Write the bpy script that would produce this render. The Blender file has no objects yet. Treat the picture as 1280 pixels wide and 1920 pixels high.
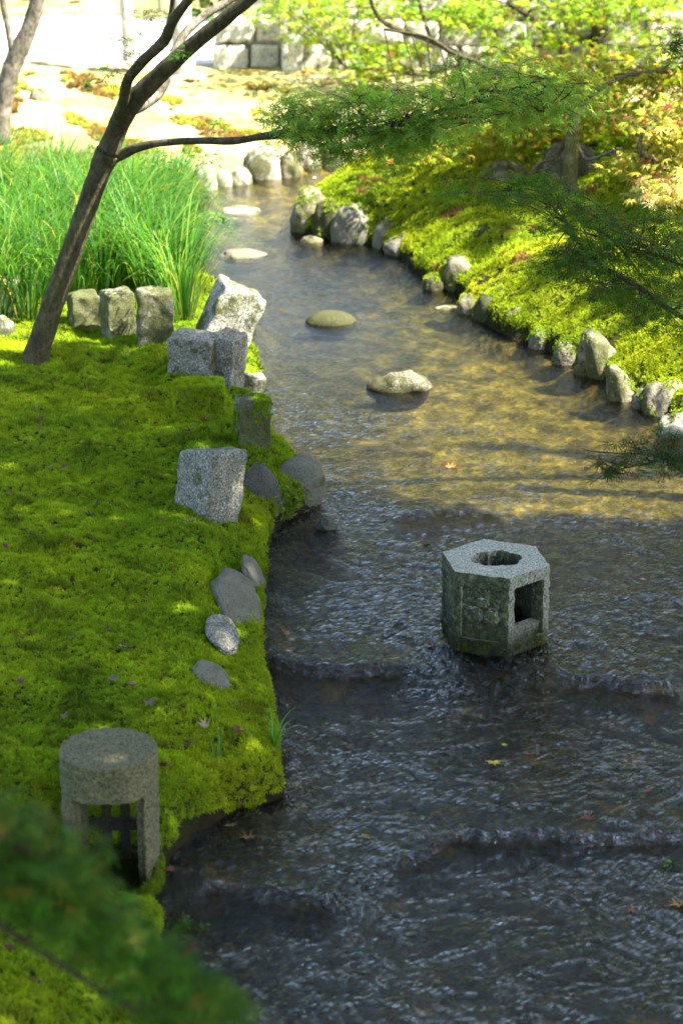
import bpy, bmesh, math, random
import numpy as np
from mathutils import Vector, Matrix
random.seed(7); RNG = np.random.default_rng(7)
rad = math.radians
SC = bpy.context.scene
COL = SC.collection

# ------------------------------------------------------------------ camera, sky, sun, exposure
CAMZ, PITCH, LENS = 3.2, rad(20), 80.0
F = LENS / 36 * 1920
cam = bpy.data.cameras.new('camera'); co = bpy.data.objects.new('camera', cam); COL.objects.link(co)
co.location = (0, 0, CAMZ); co.rotation_euler = (rad(90) - PITCH, 0, 0)
cam.sensor_fit = 'VERTICAL'; cam.sensor_height = 36; cam.sensor_width = 24; cam.lens = LENS
cam.clip_start = .1; cam.clip_end = 600
cam.dof.use_dof = True; cam.dof.focus_distance = 8.4; cam.dof.aperture_fstop = 4.0
SC.camera = co

SUN = Vector((.56, -.20, .80)).normalized()
el = math.asin(SUN.z); az = math.atan2(SUN.x, SUN.y)
w = bpy.data.worlds.new('World'); SC.world = w; w.use_nodes = True
nt = w.node_tree; nt.nodes.clear()
sky = nt.nodes.new('ShaderNodeTexSky'); sky.sky_type = 'NISHITA'; sky.sun_disc = False
sky.sun_elevation = el; sky.sun_rotation = az; sky.air_density = 1.0; sky.dust_density = 2.0; sky.ozone_density = 1.0
bg = nt.nodes.new('ShaderNodeBackground'); bg.inputs[1].default_value = .13
wo = nt.nodes.new('ShaderNodeOutputWorld')
nt.links.new(sky.outputs[0], bg.inputs[0]); nt.links.new(bg.outputs[0], wo.inputs[0])
sl = bpy.data.lights.new('sun', 'SUN'); sl.energy = 5.0; sl.angle = rad(.53); sl.color = (1, .95, .86)
so = bpy.data.objects.new('sun', sl); COL.objects.link(so); so.rotation_euler = SUN.to_track_quat('Z', 'Y').to_euler()
SC.view_settings.view_transform = 'Standard'; SC.view_settings.look = 'None'
SC.view_settings.gamma = 1; SC.view_settings.exposure = 2.5; SC.view_settings.use_curve_mapping = False
SC.cycles.max_bounces = 8; SC.cycles.transparent_max_bounces = 12; SC.cycles.caustics_reflective = False
SC.cycles.sample_clamp_indirect = 6

# ------------------------------------------------------------------ pixel of the photograph -> place in the world
CP, SP = math.cos(PITCH), math.sin(PITCH)
def ray(px, py):
    dx = (px - 640) / F; dy = -(py - 960) / F
    return Vector((dx, CP + dy * SP, -SP + dy * CP))
def P(px, py, z=0.0):
    r = ray(px, py); t = (z - CAMZ) / r.z; return Vector((r.x * t, r.y * t, z))
def PY(px, py, Y):
    r = ray(px, py); t = Y / r.y; return Vector((r.x * t, Y, CAMZ + r.z * t))
def depth(v): return v[1] * CP + (CAMZ - v[2]) * SP
def to_px(x, y, z):
    d = y * CP + (CAMZ - z) * SP
    return 640 + F * x / d, 960 - F * ((z - CAMZ) * CP + y * SP) / d

# ------------------------------------------------------------------ noise (numpy gradient noise)
_p = RNG.permutation(256); _p = np.concatenate([_p, _p, _p])
_g = RNG.normal(size=(256, 3)); _g /= np.linalg.norm(_g, axis=1)[:, None]
def noise3(x, y, z):
    x, y, z = np.broadcast_arrays(np.asarray(x, float), np.asarray(y, float), np.asarray(z, float))
    xi, yi, zi = np.floor(x).astype(int), np.floor(y).astype(int), np.floor(z).astype(int)
    xf, yf, zf = x - xi, y - yi, z - zi
    u, v, q = [t * t * t * (t * (t * 6 - 15) + 10) for t in (xf, yf, zf)]
    xi &= 255; yi &= 255; zi &= 255
    def gr(a, b, c):
        h = _p[_p[_p[(xi + a) & 255] + ((yi + b) & 255)] + ((zi + c) & 255)]
        g = _g[h]
        return g[..., 0] * (xf - a) + g[..., 1] * (yf - b) + g[..., 2] * (zf - c)
    def l(a, b, t): return a + t * (b - a)
    return 1.6 * l(l(l(gr(0,0,0), gr(1,0,0), u), l(gr(0,1,0), gr(1,1,0), u), v),
                   l(l(gr(0,0,1), gr(1,0,1), u), l(gr(0,1,1), gr(1,1,1), u), v), q)
def fbm(x, y, z=0, o=4):
    s = 0; a = 1
    for i in range(o): s = s + a * noise3(x * 2**i + 17.3 * i, y * 2**i, z * 2**i + 5.1 * i); a *= .5
    return s
def sm(t): t = np.clip(t, 0, 1); return t * t * (3 - 2 * t)

# ------------------------------------------------------------------ materials
MATS = {}
def newmat(name):
    m = bpy.data.materials.new(name); m.use_nodes = True; m.node_tree.nodes.clear(); MATS[name] = m
    return m, m.node_tree.nodes, m.node_tree.links
def N(nodes, t, **kw):
    n = nodes.new(t)
    for k, v in kw.items(): setattr(n, k, v)
    return n
def tex_noise(nd, lk, scale, detail=4, rough=.6, vec=None, dist=0):
    n = N(nd, 'ShaderNodeTexNoise'); n.inputs['Scale'].default_value = scale; n.inputs['Detail'].default_value = detail
    n.inputs['Roughness'].default_value = rough; n.inputs['Distortion'].default_value = dist
    if vec is not None: lk.new(vec, n.inputs['Vector'])
    return n.outputs['Fac']
def ramp(nd, lk, fac, stops):
    r = N(nd, 'ShaderNodeValToRGB'); e = r.color_ramp.elements
    while len(e) < len(stops): e.new(.5)
    for q, (p, c) in zip(e, stops): q.position = p; q.color = (*c, 1) if len(c) == 3 else c
    lk.new(fac, r.inputs[0]); return r.outputs[0]
def mixc(nd, lk, fac, a, b, mode='MIX'):
    m = N(nd, 'ShaderNodeMix', data_type='RGBA', blend_type=mode)
    for s, v in ((m.inputs[0], fac), (m.inputs[6], a), (m.inputs[7], b)):
        if isinstance(v, (int, float)): s.default_value = v
        elif isinstance(v, tuple): s.default_value = (*v, 1)
        else: lk.new(v, s)
    return m.outputs[2]
def math_(nd, lk, op, a, b=0.5, clamp=False):
    m = N(nd, 'ShaderNodeMath', operation=op, use_clamp=clamp)
    for s, v in ((m.inputs[0], a), (m.inputs[1], b)):
        if isinstance(v, (int, float)): s.default_value = v
        else: lk.new(v, s)
    return m.outputs[0]
def bump(nd, lk, h, strength, dist, nrm=None):
    b = N(nd, 'ShaderNodeBump'); b.inputs['Strength'].default_value = strength; b.inputs['Distance'].default_value = dist
    lk.new(h, b.inputs['Height'])
    if nrm is not None: lk.new(nrm, b.inputs['Normal'])
    return b.outputs[0]
def finish(nd, lk, col, rough=.8, nrm=None, spec=.3, trans=0, tcol=None):
    p = N(nd, 'ShaderNodeBsdfPrincipled')
    if isinstance(col, tuple): p.inputs['Base Color'].default_value = (*col, 1)
    else: lk.new(col, p.inputs['Base Color'])
    if isinstance(rough, float): p.inputs['Roughness'].default_value = rough
    else: lk.new(rough, p.inputs['Roughness'])
    p.inputs['Specular IOR Level'].default_value = spec
    if nrm is not None: lk.new(nrm, p.inputs['Normal'])
    out = N(nd, 'ShaderNodeOutputMaterial'); sh = p.outputs[0]
    if trans:
        t = N(nd, 'ShaderNodeBsdfTranslucent'); lk.new(tcol if tcol is not None else col, t.inputs[0])
        mx = N(nd, 'ShaderNodeMixShader'); mx.inputs[0].default_value = trans
        lk.new(sh, mx.inputs[1]); lk.new(t.outputs[0], mx.inputs[2]); sh = mx.outputs[0]
    lk.new(sh, out.inputs[0]); return p

def attr(nd, name, kind='GEOMETRY'):
    a = N(nd, 'ShaderNodeAttribute'); a.attribute_name = name; a.attribute_type = kind; return a
def granite(name, base=(.30, .30, .27), dark=(.04, .04, .038), light=(.62, .62, .58), moss=.35, scale=1.0, spec=(.40, .56), wet=False, mosscol=(.075, .085, .012)):
    m, nd, lk = newmat(name)
    g = N(nd, 'ShaderNodeNewGeometry'); pos = g.outputs['Position']
    s1 = tex_noise(nd, lk, 130 * scale, 3, .75, pos)
    c = ramp(nd, lk, s1, [(spec[0] - .04, dark), (spec[0] + .05, tuple(.75 * v for v in base)), (.5, base), (spec[1] + .02, base), (spec[1] + .08, light)])
    big = tex_noise(nd, lk, 9 * scale, 5, .65, pos)
    c = mixc(nd, lk, .55, c, ramp(nd, lk, big, [(.3, (.5, .5, .45)), (.5, (.85, .85, .8)), (.68, (1.25, 1.25, 1.2))]), 'MULTIPLY')
    # dark lichen blotches
    bl = tex_noise(nd, lk, 24 * scale, 6, .7, pos)
    c = mixc(nd, lk, ramp(nd, lk, bl, [(.53, (0, 0, 0)), (.62, (.7, .7, .7) if 'boulder' not in name else (.25, .25, .22))]), c, (.045, .05, .035))
    # moss film, thicker on a noise mask
    mo = tex_noise(nd, lk, 6 * scale, 6, .7, pos)
    mf = math_(nd, lk, 'MULTIPLY', ramp(nd, lk, mo, [(.62 - moss * .35, (0, 0, 0)), (.72 - moss * .35, (1, 1, 1))]), .85)
    mcol = ramp(nd, lk, tex_noise(nd, lk, 160 * scale, 2, .6, pos), [(.35, tuple(v * .35 for v in mosscol)), (.65, mosscol)])
    c = mixc(nd, lk, mf, c, mcol)
    n1 = bump(nd, lk, s1, .55, .004); n2 = bump(nd, lk, tex_noise(nd, lk, 38 * scale, 5, .7, pos), .6, .012, n1)
    finish(nd, lk, c, .35 if wet else .88, n2, .5 if wet else .25)
    return m
granite('granite_cut', moss=.16, base=(.22, .212, .17), light=(.5, .5, .46))
granite('granite_mossy', moss=.75, base=(.24, .23, .18), light=(.45, .44, .38))
granite('granite_pale', moss=.42, base=(.31, .295, .24), light=(.6, .58, .52), dark=(.03, .03, .026))
granite('boulder_grey', moss=.22, base=(.165, .155, .115), dark=(.07, .066, .05), light=(.24, .225, .18), spec=(.36, .64))
granite('boulder_dark', moss=.15, base=(.095, .092, .08), dark=(.035, .034, .03), light=(.17, .165, .15), spec=(.36, .62))
granite('boulder_green', moss=1.1, base=(.08, .085, .04), dark=(.05, .05, .03), light=(.2, .2, .12), mosscol=(.06, .062, .018))
granite('boulder_pale', moss=.55, base=(.23, .20, .14), dark=(.13, .11, .075), light=(.40, .36, .28), spec=(.34, .64))
granite('boulder_white', moss=.42, base=(.40, .36, .28), dark=(.24, .21, .15), light=(.78, .75, .68), spec=(.34, .64))
granite('boulder_brown', moss=.55, base=(.13, .115, .075), dark=(.03, .028, .02), light=(.42, .4, .32), spec=(.40, .56), mosscol=(.05, .055, .015))
granite('boulder_wet', moss=.5, base=(.05, .045, .03), dark=(.02, .018, .012), light=(.1, .09, .06), wet=True, mosscol=(.04, .035, .012))
granite('wall_stone', moss=.1, base=(.56, .53, .47), dark=(.3, .27, .22), light=(.72, .7, .65), scale=.5, spec=(.36, .62))

def lantern_mat(name, warm):
    """worn granite, the lower part grown over with algae up to a ragged tide line"""
    m, nd, lk = newmat(name)
    g = N(nd, 'ShaderNodeNewGeometry'); pos = g.outputs['Position']
    sp = N(nd, 'ShaderNodeSeparateXYZ'); lk.new(pos, sp.inputs[0])
    s1 = tex_noise(nd, lk, 150, 3, .75, pos)
    b = (.175, .158, .08) if warm else (.46, .455, .36)
    c = ramp(nd, lk, s1, [(.36, tuple(v * .22 for v in b)), (.45, tuple(.7 * v for v in b)), (.52, b), (.66, tuple(1.4 * v for v in b))])
    # algae: everywhere except upward faces; stronger low down
    gn = N(nd, 'ShaderNodeSeparateXYZ'); lk.new(g.outputs['Normal'], gn.inputs[0])
    side = ramp(nd, lk, gn.outputs[2], [(.80, (1, 1, 1)), (.95, (0, 0, 0))])
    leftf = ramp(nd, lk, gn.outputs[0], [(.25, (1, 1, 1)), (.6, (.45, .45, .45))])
    nz = tex_noise(nd, lk, 22, 6, .7, pos)
    al = ramp(nd, lk, nz, [(.20 if not warm else .36, (0, 0, 0)), (.40 if not warm else .56, (1, 1, 1))])
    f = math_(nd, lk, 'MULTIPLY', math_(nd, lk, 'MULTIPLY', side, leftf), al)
    ac = ramp(nd, lk, tex_noise(nd, lk, 55, 6, .8, pos), [(.38, (.008, .010, .003)), (.5, (.035, .042, .012)), (.62, (.13, .14, .06)), (.75, (.28, .28, .18))])
    c = mixc(nd, lk, math_(nd, lk, 'MULTIPLY', f, .5 if warm else .95), c, ac)
    top = .10 if not warm else .09
    hz = math_(nd, lk, 'ADD', sp.outputs[2], math_(nd, lk, 'MULTIPLY', nz, -.10))
    tide = N(nd, 'ShaderNodeMapRange'); lk.new(hz, tide.inputs[0])
    tide.inputs[1].default_value = .065 if not warm else .02; tide.inputs[2].default_value = .165 if not warm else .06; tide.inputs[3].default_value = 1; tide.inputs[4].default_value = 0
    c = mixc(nd, lk, math_(nd, lk, 'MULTIPLY', tide.outputs[0], .93), c, ramp(nd, lk, nz, [(.4, (.010, .009, .005)), (.6, (.03, .035, .008))]))
    n1 = bump(nd, lk, s1, .8, .005); n2 = bump(nd, lk, tex_noise(nd, lk, 45, 5, .75, pos), .8, .012, n1)
    finish(nd, lk, c, .88, n2, .25); return m
lantern_mat('lantern_granite', False); lantern_mat('lantern_warm_granite', True)

# ground: tint attribute (what the ground is made of) with grain
m, nd, lk = newmat('ground_cover')
a = attr(nd, 'tint'); g = N(nd, 'ShaderNodeNewGeometry'); pos = g.outputs['Position']
fine = tex_noise(nd, lk, 90, 4, .7, pos); mid = tex_noise(nd, lk, 12, 5, .65, pos)
c = mixc(nd, lk, .8, a.outputs[0], ramp(nd, lk, fine, [(.3, (.45, .45, .45)), (.7, (1.3, 1.3, 1.3))]), 'MULTIPLY')
c = mixc(nd, lk, .6, c, ramp(nd, lk, mid, [(.3, (.6, .55, .5)), (.7, (1.25, 1.2, 1.1))]), 'MULTIPLY')
finish(nd, lk, c, .95, bump(nd, lk, fine, .8, .01, bump(nd, lk, mid, .6, .03)), .1)
# stream bed: gravel and algae
m, nd, lk = newmat('stream_gravel')
g = N(nd, 'ShaderNodeNewGeometry'); pos = g.outputs['Position']
vo = N(nd, 'ShaderNodeTexVoronoi'); vo.inputs['Scale'].default_value = 26; lk.new(pos, vo.inputs['Vector'])
c = ramp(nd, lk, tex_noise(nd, lk, 7, 6, .7, pos), [(.32, (.035, .027, .008)), (.46, (.13, .105, .024)), (.58, (.27, .22, .055)), (.74, (.42, .35, .11))])
gy_ = N(nd, 'ShaderNodeSeparateColor'); lk.new(vo.outputs['Color'], gy_.inputs[0])
c = mixc(nd, lk, .6, c, ramp(nd, lk, gy_.outputs[0], [(.1, (.5, .5, .5)), (.6, (1, .95, .85)), (.95, (1.7, 1.55, 1.3))]), 'MULTIPLY')
c = mixc(nd, lk, .7, c, ramp(nd, lk, tex_noise(nd, lk, 60, 4, .7, pos), [(.3, (.5, .5, .5)), (.7, (1.3, 1.3, 1.3))]), 'MULTIPLY')
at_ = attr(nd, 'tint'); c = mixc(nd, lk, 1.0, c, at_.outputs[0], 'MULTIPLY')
finish(nd, lk, c, .8, bump(nd, lk, vo.outputs['Distance'], .6, .015), .3)
# water: what is not reflected passes to the bed
m, nd, lk = newmat('stream_water')
g = N(nd, 'ShaderNodeNewGeometry'); pos = g.outputs['Position']
mp = N(nd, 'ShaderNodeMapping'); mp.inputs['Scale'].default_value = (1.0, .62, 1); mp.inputs['Rotation'].default_value = (0, 0, .2)
lk.new(pos, mp.inputs[0])
w1 = tex_noise(nd, lk, 26, 4, .6, mp.outputs[0], 2.2); w2 = tex_noise(nd, lk, 62, 5, .6, mp.outputs[0], 3.2)
ra = attr(nd, 'rough').outputs['Fac']
nrm = bump(nd, lk, math_(nd, lk, 'MULTIPLY', w2, ra), .55, .008, bump(nd, lk, math_(nd, lk, 'MULTIPLY', w1, ra), .85, .024))
gl = N(nd, 'ShaderNodeBsdfGlossy'); gl.inputs['Roughness'].default_value = .035; lk.new(nrm, gl.inputs['Normal'])
tr = N(nd, 'ShaderNodeBsdfTransparent'); tr.inputs[0].default_value = (.68, .66, .46, 1)
fr = N(nd, 'ShaderNodeFresnel'); fr.inputs[0].default_value = 1.42; lk.new(nrm, fr.inputs['Normal'])
mx = N(nd, 'ShaderNodeMixShader'); lk.new(fr.outputs[0], mx.inputs[0]); lk.new(tr.outputs[0], mx.inputs[1]); lk.new(gl.outputs[0], mx.inputs[2])
fa = attr(nd, 'foam_glint'); fd = N(nd, 'ShaderNodeBsdfDiffuse'); fd.inputs[0].default_value = (.75, .78, .8, 1); m3 = N(nd, 'ShaderNodeMixShader')
lk.new(math_(nd, lk, 'MULTIPLY', fa.outputs['Fac'], .05, True), m3.inputs[0]); lk.new(mx.outputs[0], m3.inputs[1]); lk.new(fd.outputs[0], m3.inputs[2])
out = N(nd, 'ShaderNodeOutputMaterial'); lk.new(m3.outputs[0], out.inputs[0])
# bark
def bark(name, dark, light, moss=0.0):
    m, nd, lk = newmat(name)
    g = N(nd, 'ShaderNodeNewGeometry'); pos = g.outputs['Position']
    mp = N(nd, 'ShaderNodeMapping'); mp.inputs['Scale'].default_value = (1, 1, .45); lk.new(pos, mp.inputs[0])
    n1 = tex_noise(nd, lk, 60, 5, .7, mp.outputs[0]); n2 = tex_noise(nd, lk, 14, 5, .7, pos)
    c = ramp(nd, lk, n1, [(.35, dark), (.65, light)])
    c = mixc(nd, lk, ramp(nd, lk, n2, [(.5, (0, 0, 0)), (.66, (.6, .6, .6))]), c, tuple(min(1, 1.9 * v) for v in light))
    if moss:
        c = mixc(nd, lk, math_(nd, lk, 'MULTIPLY', ramp(nd, lk, tex_noise(nd, lk, 9, 5, .7, pos), [(.42, (0, 0, 0)), (.58, (1, 1, 1))]), moss), c, (.07, .08, .015))
    finish(nd, lk, c, .9, bump(nd, lk, n1, .9, .012, bump(nd, lk, n2, .5, .02)), .2); return m
bark('bark_dark', (.022, .017, .009), (.085, .068, .038), .3); bark('bark_grey', (.06, .048, .035), (.21, .18, .135), .2)
bark('bark_mossy', (.06, .05, .02), (.2, .17, .08), .8); bark('bark_pale', (.3, .26, .2), (.58, .54, .46))
# leaves: colour attribute
def leafmat(name, trans, rough=.6, spec=.12, gain=1.4):
    m, nd, lk = newmat(name)
    a = attr(nd, 'leafcol')
    t = mixc(nd, lk, 1.0, a.outputs[0], (gain * 1.15, gain, gain * .5), 'MULTIPLY')
    finish(nd, lk, a.outputs[0], rough, None, spec, trans, t); return m
leafmat('maple_leaf', .45); leafmat('grass_blade', .5, .45, .25, 1.6); leafmat('dry_leaf', .15, .6, .3, 1.2); leafmat('crown_leaf', .25, .6, .2)
# moss fronds: per-instance colour, brighter yellower tips, dark roots deepened to paint shaded gaps
m, nd, lk = newmat('moss_frond')
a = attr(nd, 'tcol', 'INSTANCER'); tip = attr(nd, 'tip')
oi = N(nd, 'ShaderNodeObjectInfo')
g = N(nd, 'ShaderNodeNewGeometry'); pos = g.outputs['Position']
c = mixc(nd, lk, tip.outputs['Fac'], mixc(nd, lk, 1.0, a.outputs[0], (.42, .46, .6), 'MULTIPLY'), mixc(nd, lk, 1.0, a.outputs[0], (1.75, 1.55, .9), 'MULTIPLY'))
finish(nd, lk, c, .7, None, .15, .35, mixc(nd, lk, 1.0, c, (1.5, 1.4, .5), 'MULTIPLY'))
# plain ones
m, nd, lk = newmat('weathered_wood'); g = N(nd, 'ShaderNodeNewGeometry')
finish(nd, lk, ramp(nd, lk, tex_noise(nd, lk, 40, 4, .6, g.outputs['Position']), [(.3, (.42, .38, .32)), (.7, (.66, .62, .55))]), .85)
m, nd, lk = newmat('dark_iron'); finish(nd, lk, (.02, .018, .015), .7)

# ------------------------------------------------------------------ mesh helpers
def link(o, parent=None):
    COL.objects.link(o)
    if parent is not None:
        o.parent = parent
    return o
def tag(o, label=None, cat=None, group=None, kind=None):
    if label: o['label'] = label
    if cat: o['category'] = cat
    if group: o['group'] = group
    if kind: o['kind'] = kind
    return o
def empty(name, loc, label, cat, group=None):
    o = bpy.data.objects.new(name, None); o.location = loc; o.empty_display_size = .1; link(o); return tag(o, label, cat, group)
def mesh_np(name, V, faces_flat, counts, mat, parent=None, smooth=True, attrs=None, matidx=None):
    """V: n x 3 world coordinates; faces as a flat index array with a count per face"""
    me = bpy.data.meshes.new(name)
    V = np.asarray(V, dtype=np.float32)
    base = np.array([0, 0, 0], np.float32)
    if parent is not None: base = np.array(parent.matrix_world.translation if False else world_loc(parent), np.float32)
    V = V - base
    me.vertices.add(len(V)); me.vertices.foreach_set('co', V.ravel())
    ff = np.asarray(faces_flat, dtype=np.int32).ravel(); counts = np.asarray(counts, dtype=np.int32)
    me.loops.add(len(ff)); me.loops.foreach_set('vertex_index', ff)
    me.polygons.add(len(counts)); st = np.concatenate([[0], np.cumsum(counts)[:-1]]).astype(np.int32)
    me.polygons.foreach_set('loop_start', st); me.polygons.foreach_set('loop_total', counts)
    if smooth: me.polygons.foreach_set('use_smooth', np.ones(len(counts), dtype=bool))
    me.update(calc_edges=True)
    if attrs:
        for k, A in attrs.items():
            A = np.asarray(A, np.float32)
            if A.ndim == 2:
                if A.shape[1] == 3: A = np.concatenate([A, np.ones((len(A), 1), np.float32)], 1)
                at = me.attributes.new(k, 'FLOAT_COLOR', 'POINT'); at.data.foreach_set('color', A.ravel())
            else:
                at = me.attributes.new(k, 'FLOAT', 'POINT'); at.data.foreach_set('value', A.ravel())
    if mat: me.materials.append(MATS[mat])
    me.validate(clean_customdata=False)
    o = bpy.data.objects.new(name, me); link(o, parent); return o
def world_loc(o):
    v = Vector(o.location)
    while o.parent is not None: o = o.parent; v = v + o.location
    return v
class MB:
    def __init__(s): s.V = []; s.Fl = []; s.C = []; s.n = 0; s.A = []
    def add(s, V, faces, col=None):
        V = np.asarray(V, float); s.V.append(V)
        for f in faces: s.Fl.extend([i + s.n for i in f]); s.C.append(len(f))
        s.n += len(V)
        if col is not None: s.A.append(np.tile(np.asarray(col, float), (len(V), 1)))
    def build(s, name, mat, parent=None, smooth=True):
        return mesh_np(name, np.concatenate(s.V), s.Fl, s.C, mat, parent, smooth, {'leafcol': np.concatenate(s.A)} if s.A else None)
def catmull(pts, k=5):
    pts = [Vector(p) for p in pts]
    if len(pts) < 3: return pts
    q = [pts[0] * 2 - pts[1]] + pts + [pts[-1] * 2 - pts[-2]]; out = []
    for i in range(1, len(q) - 2):
        for j in range(k):
            t = j / k; a, b, c, d = q[i-1], q[i], q[i+1], q[i+2]
            out.append(.5 * ((2*b) + (c-a)*t + (2*a-5*b+4*c-d)*t*t + (3*b-a-3*c+d)*t**3))
    out.append(pts[-1]); return out
def tube(mb, pts, radii, sides=8, k=5, wob=0.0, col=None):
    n0 = len(pts); pp = catmull(pts, k); n = len(pp)
    rr = np.interp(np.linspace(0, n0 - 1, n), range(n0), radii)
    up = Vector((0, 0, 1)); V = []; prev = None
    for i, p in enumerate(pp):
        t = (pp[min(i+1, n-1)] - pp[max(i-1, 0)]).normalized()
        if prev is None:
            a = t.cross(Vector((0.3, 1, .2))).normalized()
        else: a = (prev - t * prev.dot(t)).normalized()
        prev = a; b = t.cross(a)
        for j in range(sides):
            th = 2 * math.pi * j / sides; r = rr[i]
            if wob: r *= 1 + wob * float(noise3(p.x * 14 + 3*math.cos(th), p.y * 14 + 3*math.sin(th), p.z * 14))
            V.append(p + (a * math.cos(th) + b * math.sin(th)) * r)
    Fc = [(i*sides + j, i*sides + (j+1) % sides, (i+1)*sides + (j+1) % sides, (i+1)*sides + j) for i in range(n-1) for j in range(sides)]
    Fc.append(tuple(range(sides))[::-1]); Fc.append(tuple((n-1)*sides + j for j in range(sides)))
    mb.add([tuple(v) for v in V], Fc, col); return pp

# ------------------------------------------------------------------ the stream in plan
def wl0(Y): return .004 * (np.asarray(Y, float) - 4)
STEPS = [  # (drop, polyline x->Y , sharp x range list)
    (.030, [(-3, 5.60), (-.38, 5.63), (0.0, 5.56), (.16, 5.75), (.33, 5.95), (.93, 5.93), (3, 5.9)], [(-.42, .0), (.15, 1.4)]),
    (.040, [(-3, 7.15), (-.25, 7.13), (.0, 7.03), (.24, 7.04), (.6, 7.0), (.8, 6.95), (1.15, 6.9), (3, 6.9)], [(-.3, .23), (.72, 1.12)]),
    (.028, [(-3, 8.45), (.2, 8.44), (.4, 8.50), (.66, 8.50), (3, 8.5)], [(.2, .64)]),
]
def wl(x, y):
    x = np.asarray(x, float); y = np.asarray(y, float)
    z = .004 * (y - 4)
    for d, pl, rg in STEPS:
        yi = np.interp(x, [p[0] for p in pl], [p[1] for p in pl]) + .03 * noise3(x * 5, 3.3, d * 100) + .012 * noise3(x * 22, 1.3, d * 50)
        inside = 0
        for a, b in rg: inside = np.maximum(inside, sm((x - a + .06) / .12) * sm((b + .06 - x) / .12))
        wd = .022 * inside + .5 * (1 - inside)
        z = z + d * sm((y - yi) / wd + .5)
    return z
def wlY(Y): return float(wl(.35, Y))
def PW(px, py, dz=0.0):
    z = 0
    for _ in range(4):
        p = P(px, py, z); z = float(wl(p.x, p.y)) + dz
    return P(px, py, z)
LEFT_PX = [(322, 1920), (316, 1800), (312, 1700), (318, 1625), (360, 1580), (430, 1530), (490, 1512), (540, 1500), (540, 1450), (528, 1380), (514, 1300),
           (500, 1220), (494, 1170), (508, 1090), (507, 1020), (530, 985), (566, 968), (590, 950), (598, 930), (560, 880), (512, 835), (502, 780), (494, 710), (470, 660),
           (480, 600), (440, 570), (366, 565), (352, 520), (352, 450), (362, 410), (395, 365), (400, 345), (470, 337), (540, 330), (590, 312), (640, 306), (680, 285), (760, 268), (900, 258), (1100, 250)]
RIGHT_PX = [(1300, 812), (1240, 785), (1195, 765), (1150, 740), (1110, 706), (1055, 675), (1010, 655), (950, 635), (905, 610), (880, 585), (850, 550), (800, 532), (768, 508), (740, 480), (700, 462),
            (620, 452), (560, 440), (546, 415), (570, 385), (625, 355), (690, 335), (780, 312), (900, 300), (1100, 290)]
LW = [(-.75, -8), (-.62, 2.5), (-.5, 4.2)] + [tuple(PW(a, b)[:2]) for a, b in LEFT_PX] + [(9, 20.5)]
RW = [(2.6, -8), (2.4, 5), (2.1, 8.2), (1.75, 9.3)] + [tuple(PW(a, b)[:2]) for a, b in RIGHT_PX] + [(9, 16.2)]
def seg_dist(x, y, pl):
    best = np.full(x.shape, 1e9)
    for (ax, ay), (bx, by) in zip(pl[:-1], pl[1:]):
        dx, dy = bx - ax, by - ay; L = dx*dx + dy*dy + 1e-12
        t = np.clip(((x - ax)*dx + (y - ay)*dy) / L, 0, 1)
        best = np.minimum(best, np.hypot(x - ax - t*dx, y - ay - t*dy))
    return best
POLY = LW + RW[::-1]
def inside_poly(x, y):
    r = np.zeros(x.shape, bool); n = len(POLY)
    for i in range(n):
        (x1, y1), (x2, y2) = POLY[i], POLY[(i+1) % n]
        if y1 == y2: continue
        c = ((y1 > y) != (y2 > y)) & (x < (x2 - x1) * (y - y1) / (y2 - y1) + x1); r ^= c
    return r
def sdf(x, y):
    dl = seg_dist(x, y, LW); dr = seg_dist(x, y, RW); d = np.minimum(dl, dr)
    return np.where(inside_poly(x, y), -d, d), dl < dr
LCX, LCY = P(213, 1652, .03)[:2]
MOUNDS = []   # x, y, radius, height : local swellings of the bank
def ground(x, y):
    x = np.asarray(x, float); y = np.asarray(y, float)
    sd, left = sdf(x, y)
    sd = sd + .02 * noise3(x * 6, y * 6, 0) + .012 * noise3(x * 17, y * 17, 4)
    W = wl(x, y)
    o = np.maximum(sd, 0)
    far = sm((y - 13.2) / 2.0)
    hl = .12 * sm(sd / .045) + .11 * sm(sd / .32) + .04 * np.minimum(o, 2.0)
    hl = hl * (1 - far) + far * (.14 * sm(sd / .15) + .10 * sm(sd / .9) + .02 * np.minimum(o, 3))
    hr = .10 * sm(sd / .06) + .15 * sm(sd / .35) + .22 * sm(sd / 1.6) + .03 * np.minimum(o, 4)
    h = np.where(left, hl, hr)
    h = h + sm(sd / .2) * (.022 * noise3(x * 2.3, y * 2.3, 2) + .018 * noise3(x * 6.5, y * 6.5, 1) + .009 * noise3(x * 19, y * 19, 3))
    for mx, my, r, hh in MOUNDS:
        h = h + hh * np.exp(-((x - mx)**2 + (y - my)**2) / r**2) * sm(sd / .08)
    notch = 1 - .93 * np.exp(-((np.hypot(x - LCX - .03, y - LCY) / .21) ** 4)); h = .02 + (h - .02) * notch
    dep = -(.02 + .075 * sm(-sd / .12)) * (1 - .75 * np.exp(-(np.hypot(x - .53, y - 7.35) / .34) ** 4)) + .014 * noise3(x * 7, y * 7, 9) + .008 * noise3(x * 20, y * 20, 9)
    return np.where(sd > 0, W + h - .02, W + dep)
def G(x, y): return float(ground(np.array([x]), np.array([y]))[0])
def PG(px, py, dz=0.0):
    z = .2
    for _ in range(8):
        p = P(px, py, z); z = .5 * z + .5 * (G(p.x, p.y) + dz)
    return P(px, py, z)
for (a, b, r, h) in [(115, 205, .7, .16), (20, 250, .5, .10), (560, 170, .5, .05)]:
    p = P(a, b, .35); MOUNDS.append((p.x, p.y, r, h))
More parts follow.
